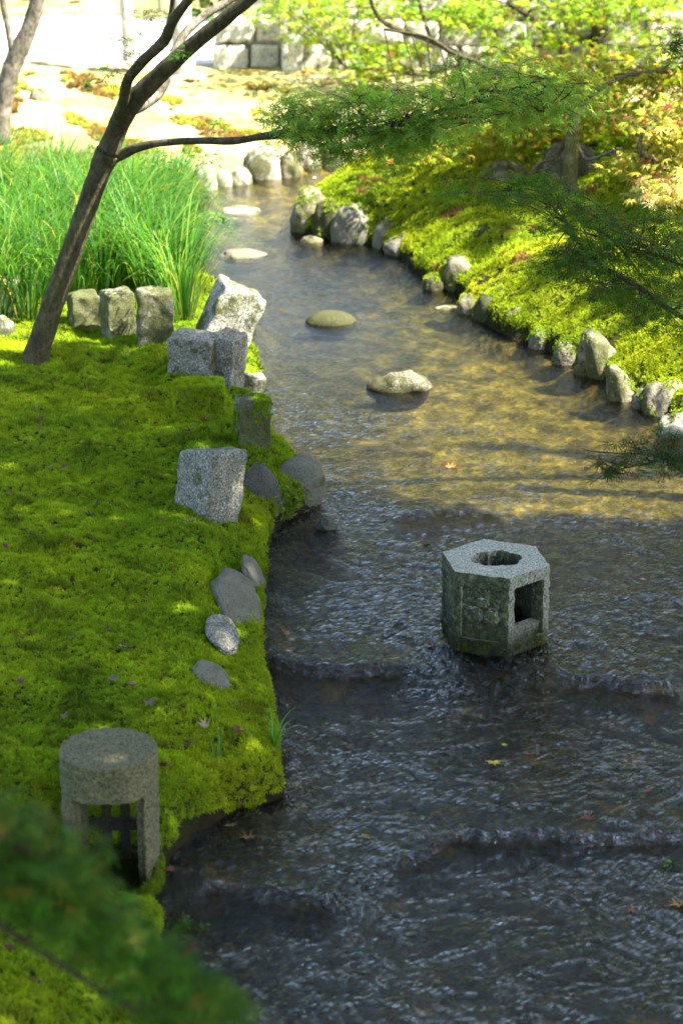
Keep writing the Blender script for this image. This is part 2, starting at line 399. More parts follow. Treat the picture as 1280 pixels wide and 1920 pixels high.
for (a, b, r, h) in [(372, 740, .11, .10), (465, 760, .07, .06), (490, 870, .09, .04), (300, 690, .2, .04), (480, 1420, .22, .02), (330, 1480, .2, .03)]:
    p = P(a, b, .25); MOUNDS.append((p.x, p.y, r, h))

# ------------------------------------------------------------------ one ground sheet, fine where the photograph looks
def axis(parts):
    out = [parts[0][0]]
    for (a, b, s0, s1) in parts:
        x = a
        while x < b:
            t = (x - a) / (b - a); x = min(b, x + s0 * (s1 / s0) ** t); out.append(x)
    return np.unique(np.round(np.array(out), 5))
gx = axis([(-90, -6, 18, .8), (-6, -2.6, .6, .05), (-2.6, 2.8, .021, .021), (2.8, 6, .05, .6), (6, 90, .8, 18)])
gy = axis([(-30, 3.5, 6, .15), (3.5, 4.4, .1, .03), (4.4, 11, .019, .022), (11, 18.5, .024, .045), (18.5, 26, .06, .4), (26, 220, .6, 25)])
X, Y = np.meshgrid(gx, gy); nx, ny = len(gx), len(gy)
Z = ground(X, Y)
sd_g, left_g = sdf(X, Y)
dist_hill = sm((Y - 30) / 60); Z = Z + dist_hill * 3 * sm(np.hypot(X, Y) / 60)
V = np.stack([X, Y, Z], -1).reshape(-1, 3)
I = np.arange(nx * ny).reshape(ny, nx)
Q = np.stack([I[:-1, :-1], I[:-1, 1:], I[1:, 1:], I[1:, :-1]], -1).reshape(-1, 4)
nz_ = fbm(X * 1.1, Y * 1.1, 0, 4); nz2 = fbm(X * 5, Y * 5, 7, 3)
tint = np.zeros(X.shape + (3,)); tint[:] = (.030, .040, .008)
edge = sm((.05 - sd_g) / .05)[..., None]; tint = tint * (1 - edge) + edge * np.array([.022, .014, .008])
far = (sm((Y - 14.2 - .25 * nz_) / .8) * left_g)[..., None]                     # pale mossy earth at the back
pale = np.array([.28, .28, .10]) + sm(nz_ * 1.2 + .5)[..., None] * np.array([.16, .14, .12]) + sm(nz2 * 2)[..., None] * np.array([-.05, -.10, -.06])
tint = tint * (1 - far) + far * pale
path = (sm((Y - 17.8 - .12 * nz2) / .15) * sm((20.4 - Y) / .4) * sm((-.25 - X) / .3))[..., None]
tint = tint * (1 - path) + path * np.array([.72, .70, .66])
def sheet(name, sel, mat, tint_):
    q = Q[sel]; used = np.unique(q); mp_ = np.full(nx * ny, -1); mp_[used] = np.arange(len(used))
    return mesh_np(name, V[used], mp_[q], np.full(len(q), 4), mat, None, True, {'tint': tint_.reshape(-1, 3)[used]} if tint_ is not None else None)
sdc = sd_g.reshape(-1)[Q].mean(1)
og = sheet('ground', sdc > -.01, 'ground_cover', tint); tag(og, 'mossy earth of both stream banks rising away from the water', kind='structure')
sunlit_bed = sm((X - .05 + .25 * nz2) / .5) * sm((Y - 8.3) / .5) * sm((11.3 - Y + .5 * nz2) / 1.0)  # bed colour painted brighter where sun falls, darker in the near shade
sunlit_bed = np.maximum(sunlit_bed, .95 * sm((Y - 12.9) / 1.2))[..., None]; up_ = sm((Y - 8.8) / 1.5)[..., None]; bedt = sunlit_bed * np.array([1.05, 1.08, .95]) + (1 - sunlit_bed) * (np.array([.34, .31, .22]) * (1 - up_) + up_ * np.array([.52, .56, .60]) * (.38 + .62 * sm((X + .15 + .3 * nz2) / .7)[..., None]))
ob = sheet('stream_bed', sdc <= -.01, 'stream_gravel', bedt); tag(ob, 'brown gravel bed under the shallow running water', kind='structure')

# ------------------------------------------------------------------ water
wx = axis([(-.9, 1.9, .0115, .0115), (1.9, 9, .05, .4)])
wy = axis([(-6, 4.3, .6, .05), (4.3, 10, .0105, .014), (10, 17.3, .016, .035), (17.3, 21, .1, .2)])
XX, YY = np.meshgrid(wx, wy)
W = wl(XX, YY)
f1 = .9 * noise3(XX * 1.3, YY * 1.3, 3)
wxx = .16 * noise3(XX * 2.2, YY * 2.0, 1) + .05 * noise3(XX * 7, YY * 7, 31); wyy = .16 * noise3(XX * 2.2, YY * 2.0, 8) + .05 * noise3(XX * 7, YY * 7, 38)
xs_, ys_ = XX + wxx, YY + wyy
amp = .9 + .7 * noise3(XX * 1.9, YY * 1.4, 12)
dn = 1 - .70 * sm((YY - 8.4) / 2.8)
ridge = lambda a, b, k: 1 - 2 * np.abs(noise3(xs_ * a, ys_ * b, k))
wave = .0050 * noise3(xs_ * 6, ys_ * 7, 1) + .0030 * ridge(11, 9, 2) + .0026 * ridge(24, 17, 3) + .0013 * ridge(46, 30, 4) + .0009 * noise3(xs_ * 60, ys_ * 54, 5)
stepm = 0
for d, pl, rg in STEPS:          # falling curtain is corrugated, and the pool under it boils
    yi = np.interp(XX, [p[0] for p in pl], [p[1] for p in pl])
    ins = 0
    for a, b in rg: ins = np.maximum(ins, sm((XX - a + .06) / .12) * sm((b + .06 - XX) / .12))
    stepm = stepm + ins * np.exp(-((YY - yi + .03) / .05)**2) * .0022 * noise3(XX * 60, YY * 6, 20)
    stepm = stepm + ins * np.exp(-((YY - yi + .14) / .12)**2) * .0015 * noise3(XX * 22, YY * 22, 21)
Zw = W + 1.25 * wave * np.clip(amp, .3, 2) * dn + stepm
sw, _ = sdf(XX, YY)
foam_glint = np.zeros(XX.shape)  # white streaks: aerated water plus painted-in sky glints on the step lips
for d, pl, rg in STEPS:
    yi = np.interp(XX, [p[0] for p in pl], [p[1] for p in pl]) + .03 * noise3(XX * 5, 3.3, d * 100) + .012 * noise3(XX * 22, 1.3, d * 50)
    ins = 0
    for a, b in rg: ins = np.maximum(ins, sm((XX - a + .06) / .12) * sm((b + .06 - XX) / .12))
    st = np.clip(noise3(XX * 75, YY * 9, 60) * 1.3 - .2 + .5 * noise3(XX * 7, 1, 61), 0, 1)
    foam_glint += ins * st * np.exp(-((YY - yi + .012) / .022)**2) + .35 * ins * np.clip(noise3(XX * 60, YY * 40, 62) - .1, 0, 1) * np.exp(-((YY - yi + .09) / .07)**2)
Vw = np.stack([XX, YY, Zw], -1).reshape(-1, 3)
Iw = np.arange(XX.size).reshape(XX.shape)
Qw = np.stack([Iw[:-1, :-1], Iw[:-1, 1:], Iw[1:, 1:], Iw[1:, :-1]], -1).reshape(-1, 4)
q = Qw[sw.reshape(-1)[Qw].min(1) < .045]; used = np.unique(q); mp_ = np.full(XX.size, -1); mp_[used] = np.arange(len(used))
ow = mesh_np('water', Vw[used], mp_[q], np.full(len(q), 4), 'stream_water', None, True, {'foam_glint': foam_glint.ravel()[used], 'rough': dn.ravel()[used]}); tag(ow, 'shallow rippling stream tumbling over low steps', kind='structure')

# ------------------------------------------------------------------ moss points collected here, turned into instances at the end
MP, MN, MS, MC = [], [], [], []
def moss_colour(x, y, left):
    n = fbm(x * 1.6, y * 1.6, 5, 3)[..., None]; n2 = fbm(x * 7, y * 7, 6, 2)[..., None]; r = RNG.random(x.shape)[..., None]
    c = np.array([.212, .325, .013]) * (1 + .25 * n + .22 * n2) * (.75 + .5 * r)
    c = c * np.concatenate([1 + .22 * n, 1 + 0 * n, 1 + 0 * n], -1)
    return c
def add_moss(P_, N_, S_, C_):
    MP.append(P_); MN.append(N_); MS.append(S_); MC.append(C_)

# ------------------------------------------------------------------ stones
def ico(sub):
    bm = bmesh.new(); bmesh.ops.create_icosphere(bm, subdivisions=sub, radius=1)
    V_ = np.array([v.co[:] for v in bm.verts]); F_ = [tuple(v.index for v in f.verts) for f in bm.faces]; bm.free(); return V_, F_
ICO = {k: ico(k) for k in (3, 4, 5)}
def rotz(V_, a):
    c, s = math.cos(a), math.sin(a); R = np.array([[c, -s, 0], [s, c, 0], [0, 0, 1]]); return V_ @ R.T
def rmat(ax, ay, az): return np.array((Matrix.Rotation(az, 3, 'Z') @ Matrix.Rotation(ay, 3, 'Y') @ Matrix.Rotation(ax, 3, 'X')))
def grow_moss(V_, F_, dens, zmin=.35, thr=0.0, size=.8, seed=0):
    F3 = np.array([f[:3] for f in F_] + [(f[0], f[2], f[3]) for f in F_ if len(f) == 4])
    A, B, C = V_[F3[:, 0]], V_[F3[:, 1]], V_[F3[:, 2]]
    n = np.cross(B - A, C - A); ar = np.linalg.norm(n, axis=1) / 2; n /= (2 * ar[:, None] + 1e-12)
    cnt = RNG.poisson(ar * dens); idx = np.repeat(np.arange(len(F3)), cnt)
    u = RNG.random((len(idx), 2)); fl = u.sum(1) > 1; u[fl] = 1 - u[fl]
    p = A[idx] + u[:, :1] * (B - A)[idx] + u[:, 1:] * (C - A)[idx]; nn = n[idx]
    m_ = (nn[:, 2] + .25 * noise3(p[:, 0] * 9, p[:, 1] * 9, p[:, 2] * 9 + seed) > zmin) & (noise3(p[:, 0] * 6, p[:, 1] * 6, p[:, 2] * 6 + 3 + seed) > thr)
    p, nn = p[m_], nn[m_]
    if len(p): add_moss(p, nn, size * (.7 + .5 * RNG.random(len(p))), moss_colour(p[:, 0], p[:, 1], True))
def boulder(name, label, cat, box, mat, yr=.75, sub=4, seed=0, rough=.10, flat=0.0, lean=0, moss=0, mz=.35, mthr=0, water=False, group=None, zoff=0.0, ang=0.0):
    """box = (x0, y0, x1, y1) extent seen; a half-buried dome fitted to it on the ground (or water)"""
    x0, y0, x1, y1 = box; cx = (x0 + x1) / 2
    q = (PW if water else PG)(cx, y1, zoff); D = depth(q); s = D / F
    rx = (x1 - x0) / 2 * s; ry = rx * yr
    dip = math.atan2(CAMZ - q.z, q.y); cen = q + Vector((0, ry * .98, 0))
    top = (y1 - y0) * s - ry * math.sin(dip)
    a_ = max(top, .02); rz = math.sqrt(max(a_**2 - (ry * math.sin(dip))**2, (.35 * a_)**2)) / math.cos(dip)
    V_, F_ = ICO[sub]; U = V_.copy()
    if flat: U = np.sign(U) * np.abs(U) ** (1 - flat)
    n = fbm(U[:, 0] * 1.3 + seed, U[:, 1] * 1.3, U[:, 2] * 1.3, 3) * rough * 1.4 + .35 * rough * noise3(U[:, 0] * 6 + seed, U[:, 1] * 6, U[:, 2] * 6)
    U = U * (1 + n)[:, None]; U = rotz(U, ang) if ang else U
    U = U * [rx, ry, rz]
    U = U @ rmat(0, lean, 0).T
    e = Vector((cen.x, cen.y, q.z - .01)); U = U + np.array(e)
    o = mesh_np(name, U, [i for f in F_ for i in f], [3] * len(F_), mat)
    recentre(o, e); tag(o, label, cat, group)
    if moss: grow_moss(U, F_, moss, mz, mthr, .8, seed)
    return o
def bank_rock(name, label, cat, box, mat, seed=0, rough=.13, proud=.30, group=None, moss=0, mz=.3, mthr=0, flat=0.0):
    """rock lying in the slope of a bank: an ellipsoid bedded along the local slope, fitted to the pixel box"""
    x0, y0, x1, y1 = box; c_ = PG((x0 + x1) / 2, (y0 + y1) / 2, .02); e_ = .07; lift = proud > .35
    gxn = (G(c_.x + e_, c_.y) - G(c_.x - e_, c_.y)) / (2 * e_); gyn = (G(c_.x, c_.y + e_) - G(c_.x, c_.y - e_)) / (2 * e_)
    n_ = Vector((-max(-1.6, min(1.6, gxn)), -max(-1.2, min(1.2, gyn)) - .15, 1)).normalized()
    e1 = Vector((1, 0, 0)); e1 = (e1 - n_ * e1.dot(n_)).normalized(); e2 = n_.cross(e1)
    def ext(v): a = to_px(*c_); b = to_px(*(c_ + v * .01)); return (b[0] - a[0]) * 100, (b[1] - a[1]) * 100
    p1, p2, pn = ext(e1), ext(e2), ext(n_)
    wv, hv = (x1 - x0) / 2, (y1 - y0) / 2; a_, b_ = wv / abs(p1[0]), hv / max(abs(p2[1]), 300)
    if lift: c_ = c_ + n_ * .35 * min(a_, b_); c_ = c_ + Vector((-.02, -.02, 0))
    for _ in range(30):
        c__ = proud * min(a_, b_)
        fx = math.sqrt((a_ * p1[0])**2 + (b_ * p2[0])**2 + (c__ * pn[0])**2); fy = math.sqrt((a_ * p1[1])**2 + (b_ * p2[1])**2 + (c__ * pn[1])**2)
        a_ *= (wv / fx) ** .5; b_ *= (hv / fy) ** .5
    V_, F_ = ICO[4]; U = V_.copy()
    if flat: U = np.sign(U) * np.abs(U) ** (1 - flat)
    nn = fbm(U[:, 0] * 1.3 + seed, U[:, 1] * 1.3, U[:, 2] * 1.3, 3) * rough * 1.4 + .35 * rough * noise3(U[:, 0] * 6 + seed, U[:, 1] * 6, U[:, 2] * 6)
    U = U * (1 + nn)[:, None]
    U = U[:, :1] * a_ * np.array(e1) + U[:, 1:2] * b_ * np.array(e2) + U[:, 2:] * proud * min(a_, b_) * np.array(n_) + np.array(c_)
    o = mesh_np(name, U, [i for f in F_ for i in f], [3] * len(F_), mat); recentre(o, c_); tag(o, label, cat, group)
    if moss: grow_moss(U, F_, moss, mz, mthr, .8, seed)
    return o
def recentre(o, e):
    o.data.transform(Matrix.Translation(-Vector(e))); o.location = e
def box_grid(n=14, power=9):
    """subdivided cube pushed to a softly rounded box, unit half size"""
    bm = bmesh.new(); bmesh.ops.create_cube(bm, size=2); bmesh.ops.subdivide_edges(bm, edges=bm.edges[:], cuts=n, use_grid_fill=True)
    V_ = np.array([v.co[:] for v in bm.verts]); F_ = [tuple(v.index for v in f.verts) for f in bm.faces]; bm.free()
    L = (np.abs(V_) ** power).sum(1) ** (1 / power); return V_ / L[:, None], F_
BOXG = box_grid(18, 26); BOXS = box_grid(8, 10)
def block(name, label, cat, base, size, yaw=0, tilt=(0, 0), mat='granite_cut', taper=(0, 0), seed=0, amp=.010, moss=0, mz=.5, mthr=0, top_slope=(0, 0), sink=.1, group=None, parent=None, grid=None):
    """cut stone: base = centre of its foot; size w, d, h; tilt about x, y"""
    V_, F_ = grid or BOXG; U = V_.copy(); w_, d_, h_ = size
    t = (U[:, 2] + 1) / 2
    U[:, 0] *= 1 - taper[0] * t; U[:, 1] *= 1 - taper[1] * t
    hh = (h_ + sink) / 2
    U = U * [w_ / 2, d_ / 2, hh]; U[:, 2] += hh - sink
    U[:, 2] += t * (top_slope[0] * U[:, 0] + top_slope[1] * U[:, 1])
    nn = np.stack([fbm(U[:, 0] * 14 + seed, U[:, 1] * 14 + k * 31, U[:, 2] * 14, 4) for k in range(3)], -1)
    U = U + nn * amp
    # chipped corners
    ch = np.maximum(0, noise3(U[:, 0] * 9 + seed + 50, U[:, 1] * 9, U[:, 2] * 9) - .25)
    cent = U - np.array([0, 0, h_ / 2]); U = U - cent * (ch * .12)[:, None]
    U = U @ rmat(tilt[0], tilt[1], yaw).T + np.array(base)
    o = mesh_np(name, U, [i for f in F_ for i in f], [len(f) for f in F_], mat, parent)
    if parent is None: recentre(o, Vector(base))
    if label: tag(o, label, cat, group)
    if moss: grow_moss(U, F_, moss, mz, mthr, .75, seed)
    return o
def blk(name, label, box, depth_m, mat, yaw=0, tilt=(0, 0), seed=0, zoff=0, **kw):
    """cut stone fitted to the pixel box it fills"""
    x0, y0, x1, y1 = box; q = PG((x0 + x1) / 2, y1, zoff); s = depth(q) / F; dip = math.atan2(CAMZ - q.z, q.y)
    h = max(.04, ((y1 - y0) * s - depth_m * math.sin(dip)) / math.cos(dip))
    w_ = (x1 - x0) * s; wy = (w_ - depth_m * abs(math.sin(yaw))) / max(.3, abs(math.cos(yaw)))
    return block(name, label, 'stone', q + Vector((0, depth_m / 2, -.01)), (wy, depth_m, h), yaw, tilt, mat, seed=seed, **kw)
EDG = 'upright cut stones along the left bank'
blk('edging_stone', 'squat grey cut stone with moss on its left side beside the leaning trunk', (122, 540, 190, 618), .13, 'granite_mossy', .35, seed=1, group=EDG)
blk('edging_stone', 'middle stone of the three short uprights in front of the tall grass', (183, 534, 256, 636), .13, 'granite_mossy', .45, seed=2, group=EDG, taper=(.05, 0))
blk('edging_stone', 'right-hand stone of the three short uprights, square top, beside the grass', (254, 532, 327, 645), .13, 'granite_mossy', .12, seed=3, group=EDG)
blk('edging_stone', 'mossy square stone at the far left edge in front of the grass', (-28, 510, 38, 600), .14, 'granite_mossy', .1, seed=4, group=EDG)
boulder('edging_rock', 'small pale rounded rock at the left edge below the mossy stone', 'rock', (-20, 588, 30, 632), 'granite_pale', seed=5, group=None)
# tall leaning stone by the water, with the two blocks in front of it
q = PG(418, 700); block('leaning_stone', 'tallest stone, pale granite leaning out over the water with rough sunlit top', 'stone', (q.x - .085, q.y + .20, q.z - .06), (.205, .17, .43), .30, (.0, .42), 'granite_pale', seed=6, amp=.010, top_slope=(-.05, .0), sink=.1, taper=(-.06, 0), group=EDG)
q = PG(362, 706); block('edging_stone', 'low square granite block with flat top left of the tall leaning stone', 'stone', (q.x, q.y + .09, q.z - .02), (.20, .17, .185), -.25, (.02, .02), 'granite_cut', seed=7, sink=.08, group=EDG)
q = PG(425, 726); block('edging_stone', 'granite block leaning right, wedged in front of the tall leaning stone', 'stone', (q.x - .02, q.y + .07, q.z - .04), (.12, .13, .27), -.5, (.0, .16), 'granite_cut', seed=8, sink=.05, group=EDG)
blk('edging_stone', 'small low granite stump at the water behind the moss-topped stone', (436, 690, 492, 740), .10, 'granite_pale', .2, (0, .3), seed=9, group=EDG, zoff=.0)
blk('edging_stone', 'moss-capped stone standing at the water edge below the leaning stone', (434, 734, 508, 835), .13, 'granite_mossy', .25, (0, .05), seed=10, moss=14000, mz=.12, mthr=-.22, group=EDG)
blk('edging_stone', 'stone almost buried under a thick moss cushion left of the water', (326, 704, 420, 778), .15, 'granite_mossy', .1, seed=11, moss=16000, mz=-.45, mthr=-1.2, group=EDG)
q = PG(384, 972); block('edging_stone', 'large clean grey wedge of cut granite standing in the moss bank', 'stone', (q.x, q.y + .08, q.z - .02), (.175, .19, .262), .78, (.05, .14), 'granite_cut', seed=12, top_slope=(-.05, -.25), sink=.12, amp=.008, group=EDG)
# boulders at the left water edge
boulder('boulder', 'dark blue-grey boulder under overhanging moss right of the granite wedge', 'boulder', (440, 862, 530, 990), 'boulder_dark', .7, seed=21, rough=.08, water=True)
boulder('boulder', 'large smooth grey-green boulder at the water edge below the moss point', 'boulder', (486, 842, 600, 955), 'boulder_grey', .6, seed=22, rough=.05, lean=.35, water=True)
bank_rock('embedded_rock', 'flat grey slab rock set in the moss edge above the water', 'rock', (452, 1042, 494, 1100), 'boulder_grey', 23)
bank_rock('embedded_rock', 'biggest of the smooth grey rocks half buried in the moss slope', 'rock', (402, 1066, 486, 1176), 'boulder_grey', 24)
bank_rock('embedded_rock', 'pale speckled rock showing through the moss below the biggest buried rock', 'rock', (384, 1152, 450, 1226), 'granite_cut', 25)
bank_rock('embedded_rock', 'small smooth round grey rock in the moss, lowest of the buried rocks', 'rock', (362, 1238, 431, 1293), 'boulder_grey', 26)
# rocks in the stream
boulder('stream_rock', 'flat oval green mossy rock in mid stream', 'rock', (571, 576, 668, 612), 'boulder_green', .75, seed=31, rough=.05, water=True)
boulder('stream_rock', 'knobbly wet brown rock in mid stream with pale top', 'rock', (694, 692, 806, 737), 'boulder_brown', .55, seed=32, rough=.14, water=True)
boulder('stream_rock', 'small pointed wet rock in the water by the big smooth boulder', 'rock', (588, 968, 634, 996), 'boulder_wet', .6, seed=33, rough=.2, water=True)
boulder('stream_rock', 'flat white sunlit rock in the upper stream', 'rock', (414, 382, 490, 401), 'boulder_white', .9, seed=34, rough=.08, water=True)
boulder('stream_rock', 'low grey rock just breaking the surface beyond the tall grass', 'rock', (412, 462, 496, 486), 'boulder_grey', .8, seed=35, rough=.12, water=True)
boulder('stream_rock', 'small flat pale rock in the water before the grey boulder', 'rock', (562, 438, 604, 456), 'boulder_pale', .8, seed=36, rough=.1, water=True)
boulder('stream_rock', 'flat yellowish stone beside the right bank', 'rock', (816, 568, 862, 582), 'boulder_pale', .8, seed=37, rough=.1, water=True)
# right bank boulders, far to near
RB = 'boulders edging the right bank'
for lab, bx, mt, sd_, yr_, ms in [
    ('bright white boulder at the tip of the right bank', (543, 354, 624, 440), 'boulder_pale', 41, .7, 0),
    ('moss-draped boulder left of the grey boulder', (584, 374, 650, 448), 'boulder_green', 42, .7, 5000),
    ('large rounded grey boulder on the right bank by the water', (622, 384, 708, 458), 'boulder_grey', 43, .8, 0),
    ('pale narrow boulder right of the large grey boulder', (700, 408, 742, 468), 'boulder_pale', 44, .8, 2500),
    ('low slanting grey boulder half under moss', (722, 434, 792, 482), 'boulder_grey', 45, .7, 0),
    ('long cream boulder on the bank with sunlit crest', (830, 478, 908, 548), 'boulder_pale', 46, .6, 1500),
    ('shaded brown-green boulder under the moss edge', (888, 538, 972, 606), 'boulder_green', 47, .7, 2500),
    ('small shaded boulder next to the water under the moss', (942, 572, 994, 628), 'boulder_pale', 48, .7, 2500),
    ('tall pale leaning boulder in the right bank moss', (1094, 608, 1170, 712), 'boulder_pale', 49, .6, 0),
    ('egg-shaped pale boulder between the leaning one and the mossy one', (1142, 678, 1196, 756), 'boulder_pale', 50, .6, 0),
    ('large pale boulder with a mossy crown near the right edge', (1206, 706, 1296, 784), 'boulder_pale', 51, .8, 3500),
    ('white boulder at the right edge, closest on the right bank', (1240, 766, 1330, 825), 'boulder_white', 52, .7, 0)]:
    boulder('boulder', lab, 'boulder', bx, mt, .95, seed=sd_, rough=.12, flat=.05, group=RB, moss=(6500 if sd_ not in (41, 43, 49, 52) else 2500), mz=.42, mthr=-.12, water=True, ang=sd_ * 1.3, lean=(-.25 if sd_ in (49, 50, 46, 45) else 0)); continue
    boulder('boulder', lab, 'boulder', bx, mt, yr_, seed=sd_, rough=.10, group=RB, moss=ms, mz=.25, mthr=-.05, water=(sd_ in (41, 43)), lean=(.35 if sd_ in (49, 50, 46) else 0))
for k, (lab, bx) in enumerate([('low dark stone in the shaded undercut left of the long cream boulder', (792, 512, 836, 545)), ('dark stone in the shadow right of the long cream boulder', (858, 548, 898, 590)),
                  ('flat dark stone under the overhanging moss in the middle of the right bank', (992, 610, 1040, 656)), ('brown stone in the undercut right of the flat dark one', (1036, 636, 1080, 686)),
                  ('small dark stone at the foot of the tall leaning boulder', (1078, 668, 1108, 706)), ('dark wet stone between the egg-shaped boulder and the mossy-crowned one', (1186, 726, 1216, 768))]):
    boulder('boulder', lab, 'boulder', bx, ['boulder_brown', 'boulder_pale', 'boulder_grey'][k % 3], .95, seed=80 + k, rough=.12, flat=.15, group=RB, water=True, ang=k, moss=5000, mz=.35, mthr=-.2)
# far shore
FS = 'pale rocks on the far shore'
for lab, bx, sd_ in [('blocky white rock at the end of the grass on the far shore', (362, 304, 408, 358), 61), ('low white rocks beside the blocky rock on the far shore', (402, 316, 436, 350), 62),
                     ('low rounded white rock in the middle of the far shore', (430, 312, 472, 347), 63), ('tallest angular white rock on the far shore', (458, 268, 528, 338), 64),
                     ('pale rock leaning right on the far shore', (556, 262, 602, 318), 65), ('pale rock with a dark hollow beneath at the far bend', (598, 262, 642, 312), 66),
                     ('mossy pale rock between the tallest rock and the leaning rock', (520, 282, 562, 334), 67)]:
    boulder('shore_rock', lab.replace('low white rocks', 'small low white rock'), 'rock', bx, 'boulder_white' if sd_ != 67 else 'boulder_pale', .8, 3 if sd_ == 62 else 4, sd_, .12, .15, group=FS, water=True)
boulder('field_rock', 'flat grey-brown rock lying on the sunny slope behind the grass', 'rock', (52, 164, 92, 190), 'boulder_pale', .8, seed=68, rough=.12)
boulder('field_rock', 'large dark rock behind the mossy trunk on the right', 'rock', (1010, 262, 1130, 345), 'boulder_brown', .8, seed=69, rough=.12)
boulder('field_rock', 'pale mossy rock left of the mossy trunk', 'rock', (905, 295, 1000, 345), 'boulder_pale', .8, seed=70, rough=.12, moss=1500, mz=.4)

# ------------------------------------------------------------------ lanterns (booleans, then remeshed and worn)
def prim(kind, **k):
    bm = bmesh.new()
    if kind == 'box': bmesh.ops.create_cube(bm, size=1)
    else: bmesh.ops.create_cone(bm, cap_ends=True, segments=k['seg'], radius1=k['r'], radius2=k.get('r2', k['r']), depth=1)
    me = bpy.data.meshes.new('tmp'); bm.to_mesh(me); bm.free(); o = bpy.data.objects.new('tmp', me); COL.objects.link(o)
    o.matrix_world = k['M']; return o
def carve(base, cutters, voxel, name, parent, mat, amp, extra=()):
    for c_ in cutters:
        md = base.modifiers.new('b', 'BOOLEAN'); md.operation = 'DIFFERENCE'; md.solver = 'EXACT'; md.object = c_
    for c_ in extra:
        md = base.modifiers.new('u', 'BOOLEAN'); md.operation = 'UNION'; md.solver = 'EXACT'; md.object = c_
    md = base.modifiers.new('r', 'REMESH'); md.mode = 'VOXEL'; md.voxel_size = voxel
    bpy.context.view_layer.update()
    dg = bpy.context.evaluated_depsgraph_get(); ev = base.evaluated_get(dg); me = bpy.data.meshes.new_from_object(ev)
    me.transform(base.matrix_world)
    n = len(me.vertices); co_ = np.empty(n * 3, np.float32); me.vertices.foreach_get('co', co_); co_ = co_.reshape(-1, 3).astype(float)
    nr = np.empty(n * 3, np.float32); me.vertices.foreach_get('normal', nr); nr = nr.reshape(-1, 3)
    d = amp * (fbm(co_[:, 0] * 28, co_[:, 1] * 28, co_[:, 2] * 28, 3) + .6 * noise3(co_[:, 0] * 90, co_[:, 1] * 90, co_[:, 2] * 90))
    co_ = co_ + nr * d[:, None]
    me.vertices.foreach_set('co', co_.astype(np.float32).ravel()); me.polygons.foreach_set('use_smooth', np.ones(len(me.polygons), bool))
    me.materials.clear(); me.materials.append(MATS[mat])
    for o_ in list(cutters) + list(extra) + [base]: bpy.data.objects.remove(o_, do_unlink=True)
    me.transform(Matrix.Translation(-world_loc(parent))); me.name = name
    o = bpy.data.objects.new(name, me); link(o, parent); return o
T = Matrix.Translation
def S(x, y, z): return Matrix.Diagonal((x, y, z, 1))
def RZ(a): return Matrix.Rotation(a, 4, 'Z')
def RX(a): return Matrix.Rotation(a, 4, 'X')
# hexagonal fire box in the stream
zb = float(wl(.5, 7.42)); hc = PW(925, 1192); HX, HY = hc.x, hc.y
HT = PY(925, 1047, HY).z; HR = .193; HB = zb - .10
hexl = empty('hexagonal_lantern', (HX, HY, zb), 'hexagonal carved granite lantern box with a ragged hole in its top, standing in the stream', 'stone lantern')
A0 = rad(-20)
body = prim('cyl', seg=6, r=HR, M=T((HX, HY, (HT + HB) / 2)) @ RZ(A0 + rad(90) + rad(60)) @ S(1, 1, HT - HB))
# find vertex angle of create_cone: first vertex is on +Y ; rotate so vertices sit at -20 + 60k
cut = [prim('cyl', seg=6, r=HR - .055, M=T((HX, HY, HT - .055 - .11)) @ RZ(A0 + rad(90) + rad(60)) @ S(1, 1, .22))]
for k, (a, dx, rr) in enumerate([(0, 0, .064), (80, .03, .046), (200, .038, .042), (320, .03, .045), (20, .042, .036), (150, .03, .046), (250, .03, .044)]):
    cut.append(prim('cyl', seg=14, r=rr, M=T((HX + dx * math.cos(rad(a)) * 1.3 + .004, HY + dx * math.sin(rad(a)), HT - .05)) @ S(1, 1, .16)))
def face_cut(ang, w_, h_, zc, dpt, off=0.0):
    ap = HR * math.cos(rad(30)); n = Vector((math.cos(ang), math.sin(ang), 0))
    c_ = Vector((HX, HY, zc)) + n * (ap - dpt / 2 + .01) + Vector((-n.y, n.x, 0)) * off
    return prim('box', M=T(c_) @ RZ(ang) @ S(dpt + .02, w_, h_))
hh_ = HT - zb
for ang in (-50, 130):
    cut.append(face_cut(rad(ang), .128, .20, zb + hh_ * .50, .012)); cut.append(face_cut(rad(ang), .110, .145, zb + hh_ * .57, .09))
for ang in (-110, 70, 10, 190):
    cut.append(face_cut(rad(ang), .142, .19, zb + hh_ * .50, .009))
carve(body, cut, .0042, 'lantern_body', hexl, 'lantern_granite', .0030)
# relief: a bud above two hills
def blob(mb, c_, r, sub=3, seed=0):
    V_, F_ = ICO[sub]; mb.add(V_ * r * (1 + .06 * noise3(V_[:, 0] * 3 + seed, V_[:, 1] * 3, V_[:, 2] * 3))[:, None] + np.array(c_), F_)
ap = HR * math.cos(rad(30)) - .009; n = Vector((math.cos(rad(-110)), math.sin(rad(-110)), 0)); tv = Vector((-n.y, n.x, 0))
def relief(u, v, r3):
    mb = MB(); V_, F_ = ICO[4]; U = V_ * np.array(r3) * (1 + .12 * fbm(V_[:, 0] * 2.5 + u * 99, V_[:, 1] * 2.5, V_[:, 2] * 2.5, 3))[:, None]
    cc = Vector((HX, HY, zb + v)) + n * ap + tv * u
    W_ = U[:, :1] * np.array(tv) + U[:, 1:2] * np.array(n) + U[:, 2:] * np.array((0, 0, 1)) + np.array(cc)
    mb.add(W_, F_); return mb.build('carved_relief', 'lantern_granite', hexl)
relief(.004, hh_ * .64, (.024, .022, .019)); relief(-.028, hh_ * .47, (.034, .020, .032)); relief(.035, hh_ * .47, (.028, .020, .034))
nm_ = 900; am = rad(-20) + RNG.random(nm_) * 2 * math.pi; km = np.floor((am - rad(-20)) / rad(60)); mid_ = rad(-20) + (km + .5) * rad(60)
